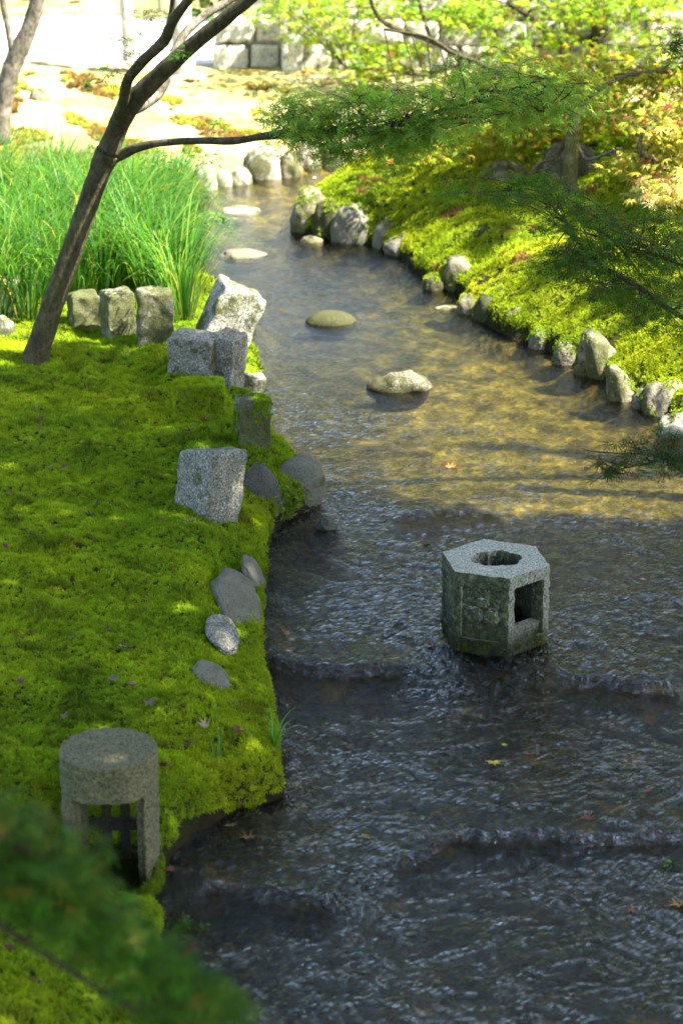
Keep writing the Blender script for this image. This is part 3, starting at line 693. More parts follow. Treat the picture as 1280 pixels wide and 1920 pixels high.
apm = HR * math.cos(rad(30)) / np.cos(am - mid_); zm_ = zb - .01 + .055 * RNG.random(nm_) ** 1.6 * (1 + noise3(am * 2.2, 0, 7)); pm = np.stack([HX + apm * np.cos(am), HY + apm * np.sin(am), zm_], -1)
km_ = noise3(am * 3.1, zm_ * 20, 5) > .0; nmn = np.stack([np.cos(mid_), np.sin(mid_), np.full(nm_, .3)], -1)
add_moss(pm[km_], nmn[km_] / 1.044, np.full(km_.sum(), .5), np.tile([.07, .085, .012], (km_.sum(), 1)) * (.5 + RNG.random((km_.sum(), 1))))
# round lantern on the bank
cb = P(213, 1652, .03); CX, CY = cb.x, cb.y; CR = .134
CT = PY(211, 1403, CY).z; CB = -.05
cyl = empty('round_lantern', (CX, CY, .0), 'drum-shaped stone lantern with latticed window, front left beside the water', 'stone lantern')
body = prim('cyl', seg=64, r=CR, M=T((CX, CY, (CT + CB) / 2)) @ S(1, 1, CT - CB))
capz = CT - .108; wb = .015
cut = [prim('cyl', seg=40, r=CR - .034, M=T((CX, CY, (capz + wb) / 2 - .006)) @ S(1, 1, capz - wb - .012))]
cut.append(prim('box', M=T((CX + .006, CY - CR, (capz + wb) / 2)) @ RZ(rad(4)) @ S(.190, .13, capz - wb)))   # rebate
cut.append(prim('box', M=T((CX + .003, CY - CR, (capz + wb) / 2 - .006)) @ RZ(rad(4)) @ S(.150, .24, capz - wb - .014)))
cut.append(prim('box', M=T((CX + .003, CY + CR, (capz + wb) / 2 - .006)) @ S(.16, .24, capz - wb - .02)))
carve(body, cut, .0042, 'lantern_drum', cyl, 'lantern_warm_granite', .0036)
am = RNG.uniform(-1.9, .9, 700); zm_ = .02 + .10 * RNG.random(700) ** 2 * np.exp(-((am + .2) / .8) ** 2); pm = np.stack([CX + (CR + .002) * np.cos(am), CY + (CR + .002) * np.sin(am), zm_], -1)
add_moss(pm, np.stack([np.cos(am), np.sin(am), np.full(700, .5)], -1) / 1.118, np.full(700, .7), np.tile([.12, .19, .012], (700, 1)) * (.5 + RNG.random((700, 1))))
def bar(x, z, w_, h_, nm):
    V_, F_ = BOXS; U = V_ * [w_ / 2, .009, h_ / 2]; U = U + .001 * fbm(U[:, 0] * 60, U[:, 2] * 60, x * 99, 2)[:, None]
    mb = MB(); mb.add(U + np.array([CX + x, CY + CR - .035, z]), F_); mb.build(nm, 'boulder_wet' if False else 'lattice_stone', cyl)
granite('lattice_stone', moss=.5, base=(.05, .045, .035), dark=(.02, .02, .015), light=(.09, .085, .07))
hz_ = capz - wb
for x in (-.023, .030): bar(x, wb + hz_ / 2, .027, hz_ + .01, 'lattice_upright')
for t in (.12, .45, .78): bar(.003, wb + hz_ * t, .15, .036, 'lattice_rail')

# ------------------------------------------------------------------ leaves
def leaf_template(kind):
    V_, F_ = [], []
    if kind == 'lacy':
        for k, (a, L) in enumerate([(-118, .5), (-78, .78), (-38, .95), (0, 1.05), (38, .95), (78, .78), (118, .5)]):
            a = rad(a); d = np.array([math.cos(a), math.sin(a)]); p_ = np.array([-d[1], d[0]]); b = len(V_)
            for t, s in ((0.02, 0), (.42, .062), (.62, .05), (L, 0), (.62, -.05), (.42, -.062)):
                v = d * t * (L if t < 1 and s else 1) + p_ * s; r = math.hypot(*v); V_.append((v[0], v[1], -.18 * r * r))
            F_ += [(b, b+1, b+5), (b+1, b+2, b+4, b+5), (b+2, b+3, b+4)]
    elif kind == 'palm':
        V_.append((0, 0, 0)); angs = [-128, -84, -42, 0, 42, 84, 128]; Ls = [.5, .8, .95, 1.05, .95, .8, .5]; ring = []
        ring.append((-.12, -.05))
        for i, (a, L) in enumerate(zip(angs, Ls)):
            ring.append((L * math.cos(rad(a)), L * math.sin(rad(a))))
            if i < 6: a2 = rad((a + angs[i+1]) / 2); ring.append((.34 * math.cos(a2), .34 * math.sin(a2)))
        ring.append((-.12, .05))
        for x, y in ring: V_.append((x, y, -.2 * (x*x + y*y)))
        F_ = [(0, i, i+1) for i in range(1, len(ring))]
    elif kind == 'simple':
        V_ = [(-.5, 0, 0), (0, -.42, .06), (.6, 0, -.12), (0, .42, .06), (-.1, 0, 0)]; F_ = [(0, 1, 4), (1, 2, 4), (2, 3, 4), (3, 0, 4)]
    elif kind == 'blade':
        V_ = [(0, 0, 0), (.35, -.2, .02), (1, 0, -.1), (.35, .2, .02)]; F_ = [(0, 1, 2, 3)]
    return np.array(V_, float), F_
LT = {k: leaf_template(k) for k in ('lacy', 'palm', 'simple', 'blade')}
def leaves(name, pts, size, kind, cols, parent, mat='maple_leaf', tilt=.55, droop=.0, heading=None):
    n = len(pts); V0, F0 = LT[kind]; k = len(V0)
    yaw = RNG.random(n) * 2 * math.pi if heading is None else heading + RNG.normal(0, .7, n)
    ta = RNG.normal(0, tilt, n); tb = RNG.normal(droop, tilt * .7, n)
    cy, sy, ca, sa, cb_, sb = np.cos(yaw), np.sin(yaw), np.cos(ta), np.sin(ta), np.cos(tb), np.sin(tb)
    z0 = np.zeros(n); o1 = np.ones(n)
    Rz = np.stack([np.stack([cy, -sy, z0], -1), np.stack([sy, cy, z0], -1), np.stack([z0, z0, o1], -1)], 1)
    Ry = np.stack([np.stack([cb_, z0, sb], -1), np.stack([z0, o1, z0], -1), np.stack([-sb, z0, cb_], -1)], 1)
    Rx = np.stack([np.stack([o1, z0, z0], -1), np.stack([z0, ca, -sa], -1), np.stack([z0, sa, ca], -1)], 1)
    R = Rz @ Ry @ Rx
    sz = np.asarray(size) * (.65 + .6 * RNG.random(n))
    Vl = V0[None] * np.ones((n, 1, 1)); Vl[..., 2] *= (1 + 2.5 * RNG.random(n))[:, None]
    U = np.einsum('nij,nkj->nki', R, Vl) * sz[:, None, None] + np.asarray(pts)[:, None, :]
    flat = np.concatenate([np.array(f) for f in F0]); cnt = np.array([len(f) for f in F0])
    ff = (flat[None] + (np.arange(n) * k)[:, None]).ravel(); cc = np.tile(cnt, n)
    C_ = np.repeat(np.asarray(cols), k, axis=0)
    return mesh_np(name, U.reshape(-1, 3), ff, cc, mat, parent, False, {'leafcol': C_})
def leafcols(n, base, var=.25, alts=()):
    c = np.tile(np.array(base, float), (n, 1)); r = RNG.random(n)
    acc = 0
    for fr_, cc in alts:
        m_ = (r >= acc) & (r < acc + fr_); c[m_] = cc; acc += fr_
    return np.clip(c * (1 - var + 2 * var * RNG.random((n, 1))) * (1 + .08 * RNG.normal(size=(n, 3))), .002, .95)
def sprays(centres, per, rad3, droop=.15):
    """flat leaf sprays: points in thin horizontal discs, the rim hanging a little"""
    out = []
    for c_, rr in centres:
        m_ = max(3, int(per * rr[0] * rr[1] if False else per)); a = RNG.random(m_) * 2 * math.pi; r = np.sqrt(RNG.random(m_))
        x = r * np.cos(a) * rr[0]; y = r * np.sin(a) * rr[1]; z = RNG.normal(0, rr[2], m_) - droop * r * r * rr[0]
        out.append(np.stack([x, y, z], -1) + np.array(c_))
    return np.concatenate(out)
def twigs(parent, stems, centres, r0=.004, name='twigs', mat='bark_dark', down=0.0):
    """thin shoots from the nearest point of the stems to each spray, with side shoots"""
    mb = MB(); SP_ = [Vector(p) for st in stems for p in st]
    for c_, rr in centres:
        c_ = Vector(c_); b = min(SP_, key=lambda p: (p - c_).length); mid = (b + c_) / 2 + Vector((RNG.normal(0, .03), RNG.normal(0, .03), .04 * (c_ - b).length - down))
        pp = tube(mb, [b, mid, c_], [r0, r0 * .7, r0 * .35], 4, 4)
        for _ in range(4):
            a = RNG.random() * 6.28; e = c_ + Vector((math.cos(a) * rr[0] * .8, math.sin(a) * rr[1] * .8, RNG.normal(0, .02)))
            s_ = pp[RNG.integers(len(pp) // 2, len(pp))]; tube(mb, [s_, (s_ + e) / 2 + Vector((0, 0, .015)), e], [r0 * .4, r0 * .3, r0 * .15], 3, 2)
    o = mb.build(name, mat, parent); o['kind'] = 'stuff'; return o
def limb(parent, name, pts, radii, mat='bark_dark', sides=12, k=6, wob=.12):
    mb = MB(); pp = tube(mb, pts, radii, sides, k, wob); mb.build(name, mat, parent); return pp

# main maple ------------------------------------------------------------
tb = PG(68, 676); TY = tb.y
t1 = empty('maple_tree', tb, 'slim dark maple leaning from the left moss bank, one long limb reaching over the stream', 'tree')
def R_(px_w, Y_): return px_w / 2 * Y_ * 1.06 / F
def L_(lst, Y0, Y1=None):
    n_ = len(lst); return [PY(a, b, Y0 + ((Y1 if Y1 is not None else Y0) - Y0) * i / (n_ - 1)) for i, (a, b) in enumerate(lst)]
tr_pts = L_([(66, 695), (72, 655), (100, 570), (135, 470), (163, 390), (188, 320), (203, 285)], TY, TY - .1)
trunk = limb(t1, 'trunk', tr_pts, [R_(w_, TY) for w_ in (62, 46, 40, 38, 37, 38, 44)], 'bark_dark', 16, 8, .10)
fork = tr_pts[-1]
l1 = limb(t1, 'limb', [fork] + L_([(222, 240), (250, 190), (300, 140), (352, 92), (410, 45), (480, -12), (560, -70)], TY - .1, TY - .5), [R_(w_, TY) for w_ in (40, 36, 34, 31, 27, 24, 21, 18)], 'bark_dark', 14, 7, .1)
l2 = limb(t1, 'limb', [fork] + L_([(214, 240), (232, 190), (240, 150), (268, 115), (308, 76), (325, 38), (360, -10), (390, -70)], TY - .12, TY - .7), [R_(w_, TY) for w_ in (36, 26, 20, 18, 18, 19, 17, 14, 12)], 'bark_dark', 12, 7, .1)
l3 = limb(t1, 'limb', [l1[12]] + L_([(285, 182), (308, 150), (322, 110), (345, 66), (385, 28), (445, -8), (510, -50)], TY + .05, TY + .3), [R_(w_, TY) for w_ in (30, 26, 27, 16, 15, 15, 14, 12)], 'bark_grey', 10, 6, .1)
l4 = limb(t1, 'limb', [trunk[-6]] + L_([(228, 290), (262, 276), (310, 267), (370, 264), (440, 264), (500, 254), (560, 244), (640, 246), (700, 240), (760, 226), (810, 212), (870, 196), (940, 172), (1010, 152)], TY - .1, TY - 1.1),
          [R_(w_, TY) for w_ in (24, 20, 15, 12.5, 12, 13, 11.5, 10, 9, 8.5, 7.5, 6.5, 5, 3.5, 2)], 'bark_dark', 12, 7, .12)
l5 = limb(t1, 'limb', [l4[36]] + L_([(545, 256), (570, 262), (600, 248), (650, 236), (690, 222)], TY - .55, TY - .7), [R_(w_, TY) for w_ in (7, 8, 7, 5, 4, 3)], 'bark_dark', 8, 5, .1)
l6 = limb(t1, 'limb', [l4[58]] + L_([(850, 222), (900, 218), (960, 212), (1020, 206)], TY - .9, TY - 1.2), [R_(w_, TY) for w_ in (5, 4, 3, 2, 1.5)], 'bark_dark', 7, 5)
l7 = limb(t1, 'limb', [l2[36]] + L_([(322, 20), (326, -30)], TY - .45, TY - .5), [R_(w_, TY) for w_ in (11, 9, 8)], 'bark_dark', 8, 5)
cs = []
for _ in range(135):
    u = RNG.random(); pxx = 540 + 540 * u
    top_ = np.interp(pxx, [540, 600, 700, 800, 900, 1000, 1080], [170, 185, 175, 140, 115, 110, 140]); bot = np.interp(pxx, [540, 620, 700, 800, 900, 1000, 1080], [262, 268, 275, 270, 245, 220, 200])
    v = RNG.random() ** .8; pyy = top_ + (bot - top_) * v
    cs.append((PY(pxx, pyy, TY - .5 - .6 * u + RNG.normal(0, .16)), (.15, .16, .024)))
for (a, b) in [(560, 190), (545, 215), (580, 260), (620, 290), (660, 285), (700, 290), (740, 300), (690, 265), (620, 275), (780, 285), (640, 300)]: cs.append((PY(a, b, TY - .6), (.08, .08, .02)))
pts = sprays(cs, 38, None); leaves('foliage', pts, .034, 'lacy', leafcols(len(pts), (.17, .33, .045), .35, [(.25, (.26, .38, .04)), (.03, (.2, .14, .02))]), t1)['kind'] = 'stuff'
twigs(t1, [l4, l5, l6], cs, .0035)
cs2 = []
for (a, b, r) in [(215, 62, .05), (235, 75, .05), (265, 60, .06), (275, 82, .06), (250, 100, .05), (300, 50, .05), (320, 95, .06), (335, 102, .05), (200, 85, .03), (260, 30, .05), (285, 25, .04), (190, 130, .04), (210, 138, .03), (240, 110, .04), (165, 158, .01)]:
    cs2.append((PY(a, b, TY - .35), (r, r, .02)))
pts = sprays(cs2, 16, None); leaves('foliage', pts, .026, 'lacy', leafcols(len(pts), (.05, .12, .02), .35), t1)['kind'] = 'stuff'
twigs(t1, [l2[20:]], cs2, .002)
cs2 = [(PY(a, b, TY + .3), (r, r, .02)) for (a, b, r) in [(398, 408, .03), (412, 410, .03), (428, 416, .03), (380, 405, .02), (410, 240, .05), (400, 225, .04), (350, 295, .06), (320, 300, .06), (375, 300, .06), (395, 292, .05), (300, 305, .05)]]
pts = sprays(cs2, 14, None); leaves('foliage', pts, .03, 'blade', leafcols(len(pts), (.07, .2, .03), .3), t1)['kind'] = 'stuff'

# second tree, far left --------------------------------------------------
p0 = PG(2, 268); t2 = empty('maple_tree', p0, 'grey-barked tree at the left edge forking into a thin second stem, behind the grass', 'tree')
a_ = limb(t2, 'trunk', [p0] + L_([(8, 190), (22, 130), (42, 85), (62, 35), (74, -20), (84, -90)], p0.y, p0.y), [R_(w_, p0.y) for w_ in (34, 32, 34, 32, 28, 27, 25)], 'bark_grey', 14, 6)
limb(t2, 'limb', [a_[11]] + L_([(22, 92), (15, 50), (6, 5), (0, -60)], p0.y, p0.y), [R_(w_, p0.y) for w_ in (16, 13, 12, 11, 9)], 'bark_grey', 10, 5)
# far trunks
for (px_, yb, w0, lab) in [(346, 140, 38, 'thick straight trunk behind the forked limbs at the back'), (243, 112, 22, 'slender pale trunk beyond the white path')]:
    p0 = PG(px_, yb); t_ = empty('garden_tree', p0, lab, 'tree')
    limb(t_, 'trunk', [p0 - Vector((0, 0, .05)), p0 + Vector((-.01, 0, .35)), p0 + Vector((-.05, 0, 1.2)), p0 + Vector((-.1, .1, 3.0)), p0 + Vector((.1, .2, 5))], [R_(w0 * 1.1, p0.y), R_(w0, p0.y), R_(w0 * .85, p0.y), R_(w0 * .7, p0.y), .02], 'bark_pale', 12, 6)
    cs_ = [(p0 + Vector((RNG.normal(0, 1.0), RNG.normal(.5, .9), 4.8 + 2 * RNG.random())), (.6, .6, .1)) for _ in range(30)]
    pts = sprays(cs_, 40, None); leaves('foliage', pts, .09, 'simple', leafcols(len(pts), (.09, .14, .02), .3), t_, 'crown_leaf')['kind'] = 'stuff'

# right-hand maples: sunlit yellow-green crowns -----------------------------
def crown(parent, regions, size, kind, base, alts, per, Ys, rr=(.2, .2, .02), stems=None, twr=.004, mat='maple_leaf', tw_mat='bark_dark'):
    cs_ = []
    for (x0, y0, x1, y1, n_) in regions:
        for _ in range(n_):
            cs_.append((PY(x0 + (x1 - x0) * RNG.random(), y0 + (y1 - y0) * RNG.random(), Ys[0] + (Ys[1] - Ys[0]) * RNG.random()), rr))
    pts = sprays(cs_, per, None); leaves('foliage', pts, size, kind, leafcols(len(pts), base, .3, alts), parent, mat)['kind'] = 'stuff'
    if stems: twigs(parent, stems, cs_[::2], twr, mat=tw_mat)
YG = (.22, .27, .022)
p0 = PG(1068, 366); t3 = empty('maple_tree', p0, 'mossy-trunked maple on the right bank with a spreading yellow-green crown', 'tree')
Y3 = p0.y
tk = limb(t3, 'trunk', [p0 - Vector((0, 0, .05))] + L_([(1068, 330), (1070, 290), (1074, 240), (1082, 200)], Y3, Y3), [R_(w_, Y3) for w_ in (32, 27, 25, 24, 20)], 'bark_mossy', 12, 6)
b1 = limb(t3, 'limb', [tk[-8]] + L_([(1092, 292), (1110, 298), (1140, 286), (1165, 278)], Y3, Y3 - .4), [R_(w_, Y3) for w_ in (6, 6, 6, 6, 4)], 'bark_grey', 8, 5)
b2 = limb(t3, 'limb', [tk[-3]] + L_([(1040, 200), (1000, 170), (960, 150), (900, 120), (850, 100), (800, 70), (720, 55)], Y3, Y3 + .8), [R_(w_, Y3) for w_ in (14, 12, 11, 10, 9, 8, 6, 4)], 'bark_dark', 8, 5)
b3 = limb(t3, 'limb', [tk[-2]] + L_([(1120, 170), (1180, 140), (1260, 130), (1330, 100)], Y3, Y3 + .3), [R_(w_, Y3) for w_ in (9, 8, 7, 6, 5)], 'bark_dark', 8, 5)
b4 = limb(t3, 'limb', [tk[-7]] + L_([(1040, 295), (1010, 305), (990, 330)], Y3, Y3 - .2), [R_(w_, Y3) for w_ in (8, 7, 6, 4)], 'bark_dark', 8, 5)
crown(t3, [(940, 130, 1290, 230, 56), (880, 200, 1060, 260, 20), (1100, 190, 1290, 250, 24), (760, 190, 980, 290, 30), (1000, 90, 1290, 140, 16)], .045, 'palm', YG, [(.25, (.32, .29, .03)), (.05, (.28, .16, .03)), (.01, (.3, .09, .05)), (.25, (.15, .2, .018))], 26, (Y3 + .1, Y3 + 1.5), (.18, .2, .02), [b1, b2, b3, tk[-6:]])
# second right trunk with twisted pale limb
p0 = PG(1196, 378); t4 = empty('maple_tree', p0, 'pale twisted little maple at the right edge with cream sunlit leaves', 'tree'); Y4 = p0.y
tk4 = limb(t4, 'trunk', [p0 - Vector((0, 0, .05))] + L_([(1197, 345), (1203, 310), (1196, 290)], Y4, Y4), [R_(w_, Y4) for w_ in (20, 17, 14, 12)], 'bark_grey', 10, 6)
b5 = limb(t4, 'limb', [tk4[-4]] + L_([(1225, 305), (1245, 310), (1232, 300), (1205, 290), (1200, 262), (1212, 242), (1240, 246), (1275, 250), (1320, 240)], Y4 - .1, Y4 - .4), [R_(w_, Y4) for w_ in (6, 6, 6, 7, 7, 7, 7, 6, 5, 5)], 'bark_grey', 8, 6)
crown(t4, [(1195, 325, 1300, 385, 26)], .055, 'lacy', (.55, .50, .20), [(.25, (.4, .42, .08)), (.05, (.35, .10, .08))], 22, (Y4 - .5, Y4), (.1, .1, .03), [b5])
crown(t4, [(1160, 250, 1300, 325, 16), (1180, 190, 1290, 260, 18)], .045, 'palm', (.34, .34, .06), [(.12, (.34, .22, .06)), (.03, (.3, .09, .06)), (.3, (.2, .26, .03))], 26, (Y4 - .3, Y4 + .4), (.14, .14, .03), [b5])
# tree further back whose dark branches run across the top
p0 = PG(1120, 215); p0.y += .8; p0.x += .4
t5 = empty('maple_tree', Vector((p0.x, p0.y, G(p0.x, p0.y))), 'bright green maple spreading across the top, dark bare branches showing, behind the stream', 'tree'); Y5 = p0.y
tk5 = limb(t5, 'trunk', [Vector((p0.x, Y5, G(p0.x, Y5) - .05))] + L_([(1130, 120), (1120, 40), (1110, -60)], Y5, Y5), [.07, .06, .055, .05], 'bark_dark', 10, 6)
c1 = limb(t5, 'limb', [tk5[9]] + L_([(1090, 72), (1050, 75), (1010, 45), (985, 25), (950, 5)], Y5, Y5 - .5), [R_(w_, Y5) for w_ in (18, 15, 16, 14, 12, 10)], 'bark_dark', 8, 5)
c2 = limb(t5, 'limb', [c1[9]] + L_([(930, 95), (880, 112), (850, 98), (808, 76), (760, 60), (720, 42), (700, 15), (690, -20)], Y5 - .5, Y5 - 1.2), [R_(w_, Y5) for w_ in (7, 9, 10, 11, 11, 10, 8, 7, 6)], 'bark_dark', 8, 5)
c3 = limb(t5, 'limb', [c2[20]] + L_([(796, 40), (786, 5), (780, -40)], Y5 - .7, Y5 - .7), [R_(w_, Y5) for w_ in (8, 7, 6, 5)], 'bark_dark', 8, 5)
c4 = limb(t5, 'limb', [c2[10]] + L_([(840, 128), (790, 140), (740, 132), (650, 128)], Y5 - .6, Y5 - 1.0), [R_(w_, Y5) for w_ in (6, 6, 7, 5, 3)], 'bark_dark', 8, 5)
crown(t5, [(470, -30, 700, 40, 34), (640, 80, 780, 135, 26), (700, -30, 900, 45, 26), (860, -10, 1290, 60, 50), (900, 60, 1290, 110, 26), (560, 45, 680, 75, 6), (640, 140, 900, 170, 12), (980, -60, 1300, 10, 30)],
      .045, 'palm', (.20, .30, .02), [(.12, (.28, .32, .03)), (.01, (.34, .12, .03)), (.25, (.11, .22, .015))], 22, (Y5 - 1.0, Y5 + .2), (.2, .24, .02), [c1, c2, c3, c4])

# right foreground branches: trees standing out of the picture on the right --
def side_tree(name, lab, root, trunk_top, limbs, regions, Yr, size, base, alts, per, rr):
    r0 = Vector((root[0], root[1], G(root[0], root[1]))); t_ = empty(name, r0, lab, 'tree')
    tt = limb(t_, 'trunk', [r0 - Vector((0, 0, .05)), r0 + Vector((.02, 0, .5)), Vector(trunk_top)], [.06, .05, .04], 'bark_dark', 10, 5)
    st = [limb(t_, 'limb', [tt[int(len(tt) * f_)]] + pts_, rad_, 'bark_dark', 8, 5) for f_, pts_, rad_ in limbs]
    cs_ = []
    for (x0, y0, x1, y1, n_) in regions:
        for _ in range(n_):
            u = RNG.random(); xx = x0 + (x1 - x0) * u; yy = y0 + (y1 - y0) * RNG.random()
            cs_.append((PY(xx, yy, Yr[0] + (Yr[1] - Yr[0]) * RNG.random()), rr))
    pts = sprays(cs_, per, None); leaves('foliage', pts, size, 'lacy', leafcols(len(pts), base, .35, alts), t_)['kind'] = 'stuff'
    twigs(t_, st, cs_, .003); return t_
side_tree('maple_tree', 'dark green lace-leaf maple reaching in from the right over the mossy bank', (2.3, 7.6), (2.0, 7.5, 1.4),
    [(.9, L_([(1420, 650), (1330, 620), (1270, 590), (1200, 540), (1130, 500), (1090, 460), (1050, 405), (1010, 360)], 7.6, 8.4), [R_(w_, 7.9) for w_ in (16, 14, 11, 10, 9, 8, 7, 5, 3)]),
     (.95, L_([(1400, 480), (1300, 500), (1230, 480), (1180, 470), (1120, 430)], 7.6, 8.2), [R_(w_, 7.9) for w_ in (10, 8, 6, 5, 4, 3)])],
    [(1020, 380, 1120, 470, 16), (1060, 450, 1290, 560, 48), (1100, 380, 1290, 460, 20), (1200, 560, 1290, 640, 12), (930, 320, 1060, 390, 14), (1000, 470, 1080, 500, 3), (1080, 540, 1200, 580, 6), (820, 325, 930, 365, 3)], (7.7, 8.5), .034,
    (.05, .125, .012), [(.25, (.09, .18, .015)), (.06, (.14, .12, .02))], 20, (.09, .09, .02))
side_tree('maple_sapling', 'low maple shoot with dark lacy leaves hanging over the water at the right edge', (2.15, 7.0), (1.9, 6.9, .95),
    [(.9, L_([(1380, 880), (1290, 868), (1220, 852), (1160, 850), (1110, 846), (1090, 840)], 6.9, 7.2), [R_(w_, 7) for w_ in (9, 7, 5, 4, 3, 2, 1)]),
     (.85, L_([(1350, 900), (1250, 866), (1200, 872), (1140, 885), (1110, 905)], 6.9, 7.1), [R_(w_, 7) for w_ in (7, 5, 4, 3, 2, 1)])],
    [(1160, 830, 1290, 880, 15), (1110, 860, 1160, 890, 3), (1180, 815, 1280, 835, 4)], (6.8, 7.1), .032, (.03, .08, .012), [(.2, (.06, .12, .015)), (.04, (.1, .03, .015))], 12, (.07, .07, .015))
side_tree('maple_sapling', 'small dark leaf tip poking in at the upper right edge', (2.5, 8.6), (2.2, 8.5, 2.1),
    [(.95, L_([(1380, 110), (1300, 85), (1262, 80)], 8.5, 8.5), [.006, .005, .004, .002])], [(1250, 55, 1295, 105, 6)], (8.4, 8.6), .034, (.03, .085, .012), [], 10, (.05, .05, .02))
# near left, out of focus
r0 = Vector((-1.7, 2.7, G(-1.7, 2.7))); t_ = empty('maple_tree', r0, 'blurred green maple branch drooping across the lower left corner, closest to the viewer', 'tree')
tt = limb(t_, 'trunk', [r0 - Vector((0, 0, .05)), r0 + Vector((0, .05, 1.2)), Vector((-1.55, 2.9, 2.6))], [.07, .06, .05], 'bark_dark', 10, 5)
st = [limb(t_, 'limb', [tt[6]] + L_([(-300, 1480), (-100, 1530), (60, 1600), (180, 1700), (280, 1800), (380, 1890)], 2.9, 3.1), [.014, .012, .008, .006, .005, .004, .002], 'bark_dark', 8, 5),
      limb(t_, 'limb', [tt[6]] + L_([(-300, 1600), (-60, 1700), (100, 1800), (260, 1900)], 2.85, 3.0), [.012, .009, .007, .005, .003], 'bark_dark', 8, 5)]
cs_ = []
for _ in range(170):
    u = RNG.random(); x_ = -60 + 480 * u; top_ = np.interp(x_, [-60, 60, 130, 220, 300, 440], [1500, 1530, 1600, 1700, 1800, 1900]); v = RNG.random() ** 1.2
    y_ = top_ + v * np.interp(x_, [-60, 100, 250, 440], [190, 150, 90, 40]); cs_.append((PY(x_, y_, 2.85 + .5 * RNG.random()), (.06, .06, .014)))
pts = sprays(cs_, 11, None); leaves('foliage', pts, .033, 'lacy', leafcols(len(pts), (.065, .165, .014), .35, [(.15, (.12, .18, .02)), (.04, (.2, .12, .02))]), t_, tilt=.35)['kind'] = 'stuff'
twigs(t_, st, cs_[::2], .0016)

# trees out of the picture on the right whose crowns shade the near water ------
SV = np.array(SUN)
def shade(x, y):
    """how much of the ground at x,y lies in the tree shade, as in the photograph"""
    yb = np.interp(x, [-3, -1.7, -1.45, -.6, -.2, .5, 1.2, 3], [9.7, 9.7, 10.2, 9.9, 9.2, 8.9, 8.7, 8.6])
    s = sm((yb + .12 * fbm(x * 2.1, y * 2.1, 1, 3) - y) / .25)
    return s
n_c = 52000
gx_, gy_ = RNG.uniform(-3.2, 3.2, n_c), RNG.uniform(1.5, 11.2, n_c)
keep = RNG.random(n_c) < shade(gx_, gy_) ; gap = fbm(gx_ * 1.4, gy_ * 1.4, 33, 3) > 1.05
keep &= ~gap
g2x, g2y = RNG.uniform(.3, 3.2, 9000), RNG.uniform(8.8, 14.5, 9000); sd2_, lf2 = sdf(g2x, g2y)
k2 = (sd2_ > .1) & ~lf2 & (fbm(g2x * 1.5 + g2y * .5, g2y * 1.6 - g2x * .6, 44, 3) > .0)
gx_, gy_ = np.concatenate([gx_[keep], g2x[k2]]), np.concatenate([gy_[keep], g2y[k2]]); hz2 = RNG.uniform(3.6, 6.2, len(gx_))
pc = np.stack([gx_, gy_, np.full(len(gx_), .1)], -1) + SV[None] * (hz2 / SV[2])[:, None]
names = [('tall maple outside the picture on the right shading the near stream', 4.6, 3.2), ('tall maple outside the picture on the right shading the left moss bank', 4.7, 8.2)]
for k, (lab, tx, ty) in enumerate(names):
    sel = (np.abs(pc[:, 1] - ty) <= np.abs(pc[:, 1] - names[1-k][2])); pk = pc[sel]
    r0 = Vector((tx, ty, G(tx, ty))); t_ = empty('shade_maple', r0, lab, 'tree')
    tt = limb(t_, 'trunk', [r0 - Vector((0, 0, .05)), r0 + Vector((.05, 0, 1.5)), r0 + Vector((0, 0, 3.2)), r0 + Vector((-.2, 0, 5.0))], [.14, .12, .09, .05], 'bark_dark', 12, 6)
    for q_ in range(7):
        e = Vector(pk[RNG.integers(len(pk))]); limb(t_, 'limb', [tt[8 + q_], (tt[8 + q_] + e) / 2 + Vector((0, 0, .25)), e], [.05, .03, .01], 'bark_dark', 7, 5)
    leaves('foliage', pk, .125, 'simple', leafcols(len(pk), (.07, .13, .015), .3), t_, 'crown_leaf', tilt=.5)['kind'] = 'stuff'
r0 = Vector((-3.4, 12.5, G(-3.4, 12.5))); t_ = empty('shade_maple', r0, 'tall maple outside the picture on the left whose high crown arches over the stream', 'tree')
tt = limb(t_, 'trunk', [r0 - Vector((0, 0, .05)), r0 + Vector((.1, 0, 2)), r0 + Vector((.5, 0, 4)), r0 + Vector((1.2, 0, 6.3))], [.2, .17, .12, .05], 'bark_dark', 12, 6)
nn_ = 30000; pk = np.stack([RNG.uniform(-4.5, 3.0, nn_), RNG.uniform(7.6, 18.0, nn_), np.zeros(nn_)], -1)
pk[:, 2] = np.interp(pk[:, 1], [9, 12, 15, 17.5], [6.6, 6.4, 6.1, 6.0]) + 1.5 * RNG.random(nn_) + .5 * noise3(pk[:, 0] * .7, pk[:, 1] * .7, 3)
pk[:, 2] += np.maximum(0, pk[:, 0] - .2) * 1.45
pk = pk[fbm(pk[:, 0] * 1.3, pk[:, 1] * 1.3, pk[:, 2] * .8, 3) > -.25]
for q_ in range(9):
    e = Vector(pk[RNG.integers(len(pk))]); limb(t_, 'limb', [tt[8 + q_], (tt[8 + q_] + e) / 2 + Vector((0, 0, .3)), e], [.07, .04, .01], 'bark_dark', 7, 5)
leaves('foliage', pk, .12, 'simple', leafcols(len(pk), (.06, .11, .014), .35), t_, 'crown_leaf', tilt=.5)['kind'] = 'stuff'
r0 = Vector((-3.6, 1.2, G(-3.6, 1.2))); t_ = empty('shade_maple', r0, 'unseen maple added above and behind the viewer to darken the near shade', 'tree')  # unseen maple added overhead to cut skylight and deepen the near shade
tt = limb(t_, 'trunk', [r0 - Vector((0, 0, .05)), r0 + Vector((.1, 0, 2)), r0 + Vector((.5, 0, 4)), r0 + Vector((1.5, 0, 5.6))], [.2, .17, .12, .05], 'bark_dark', 12, 6)
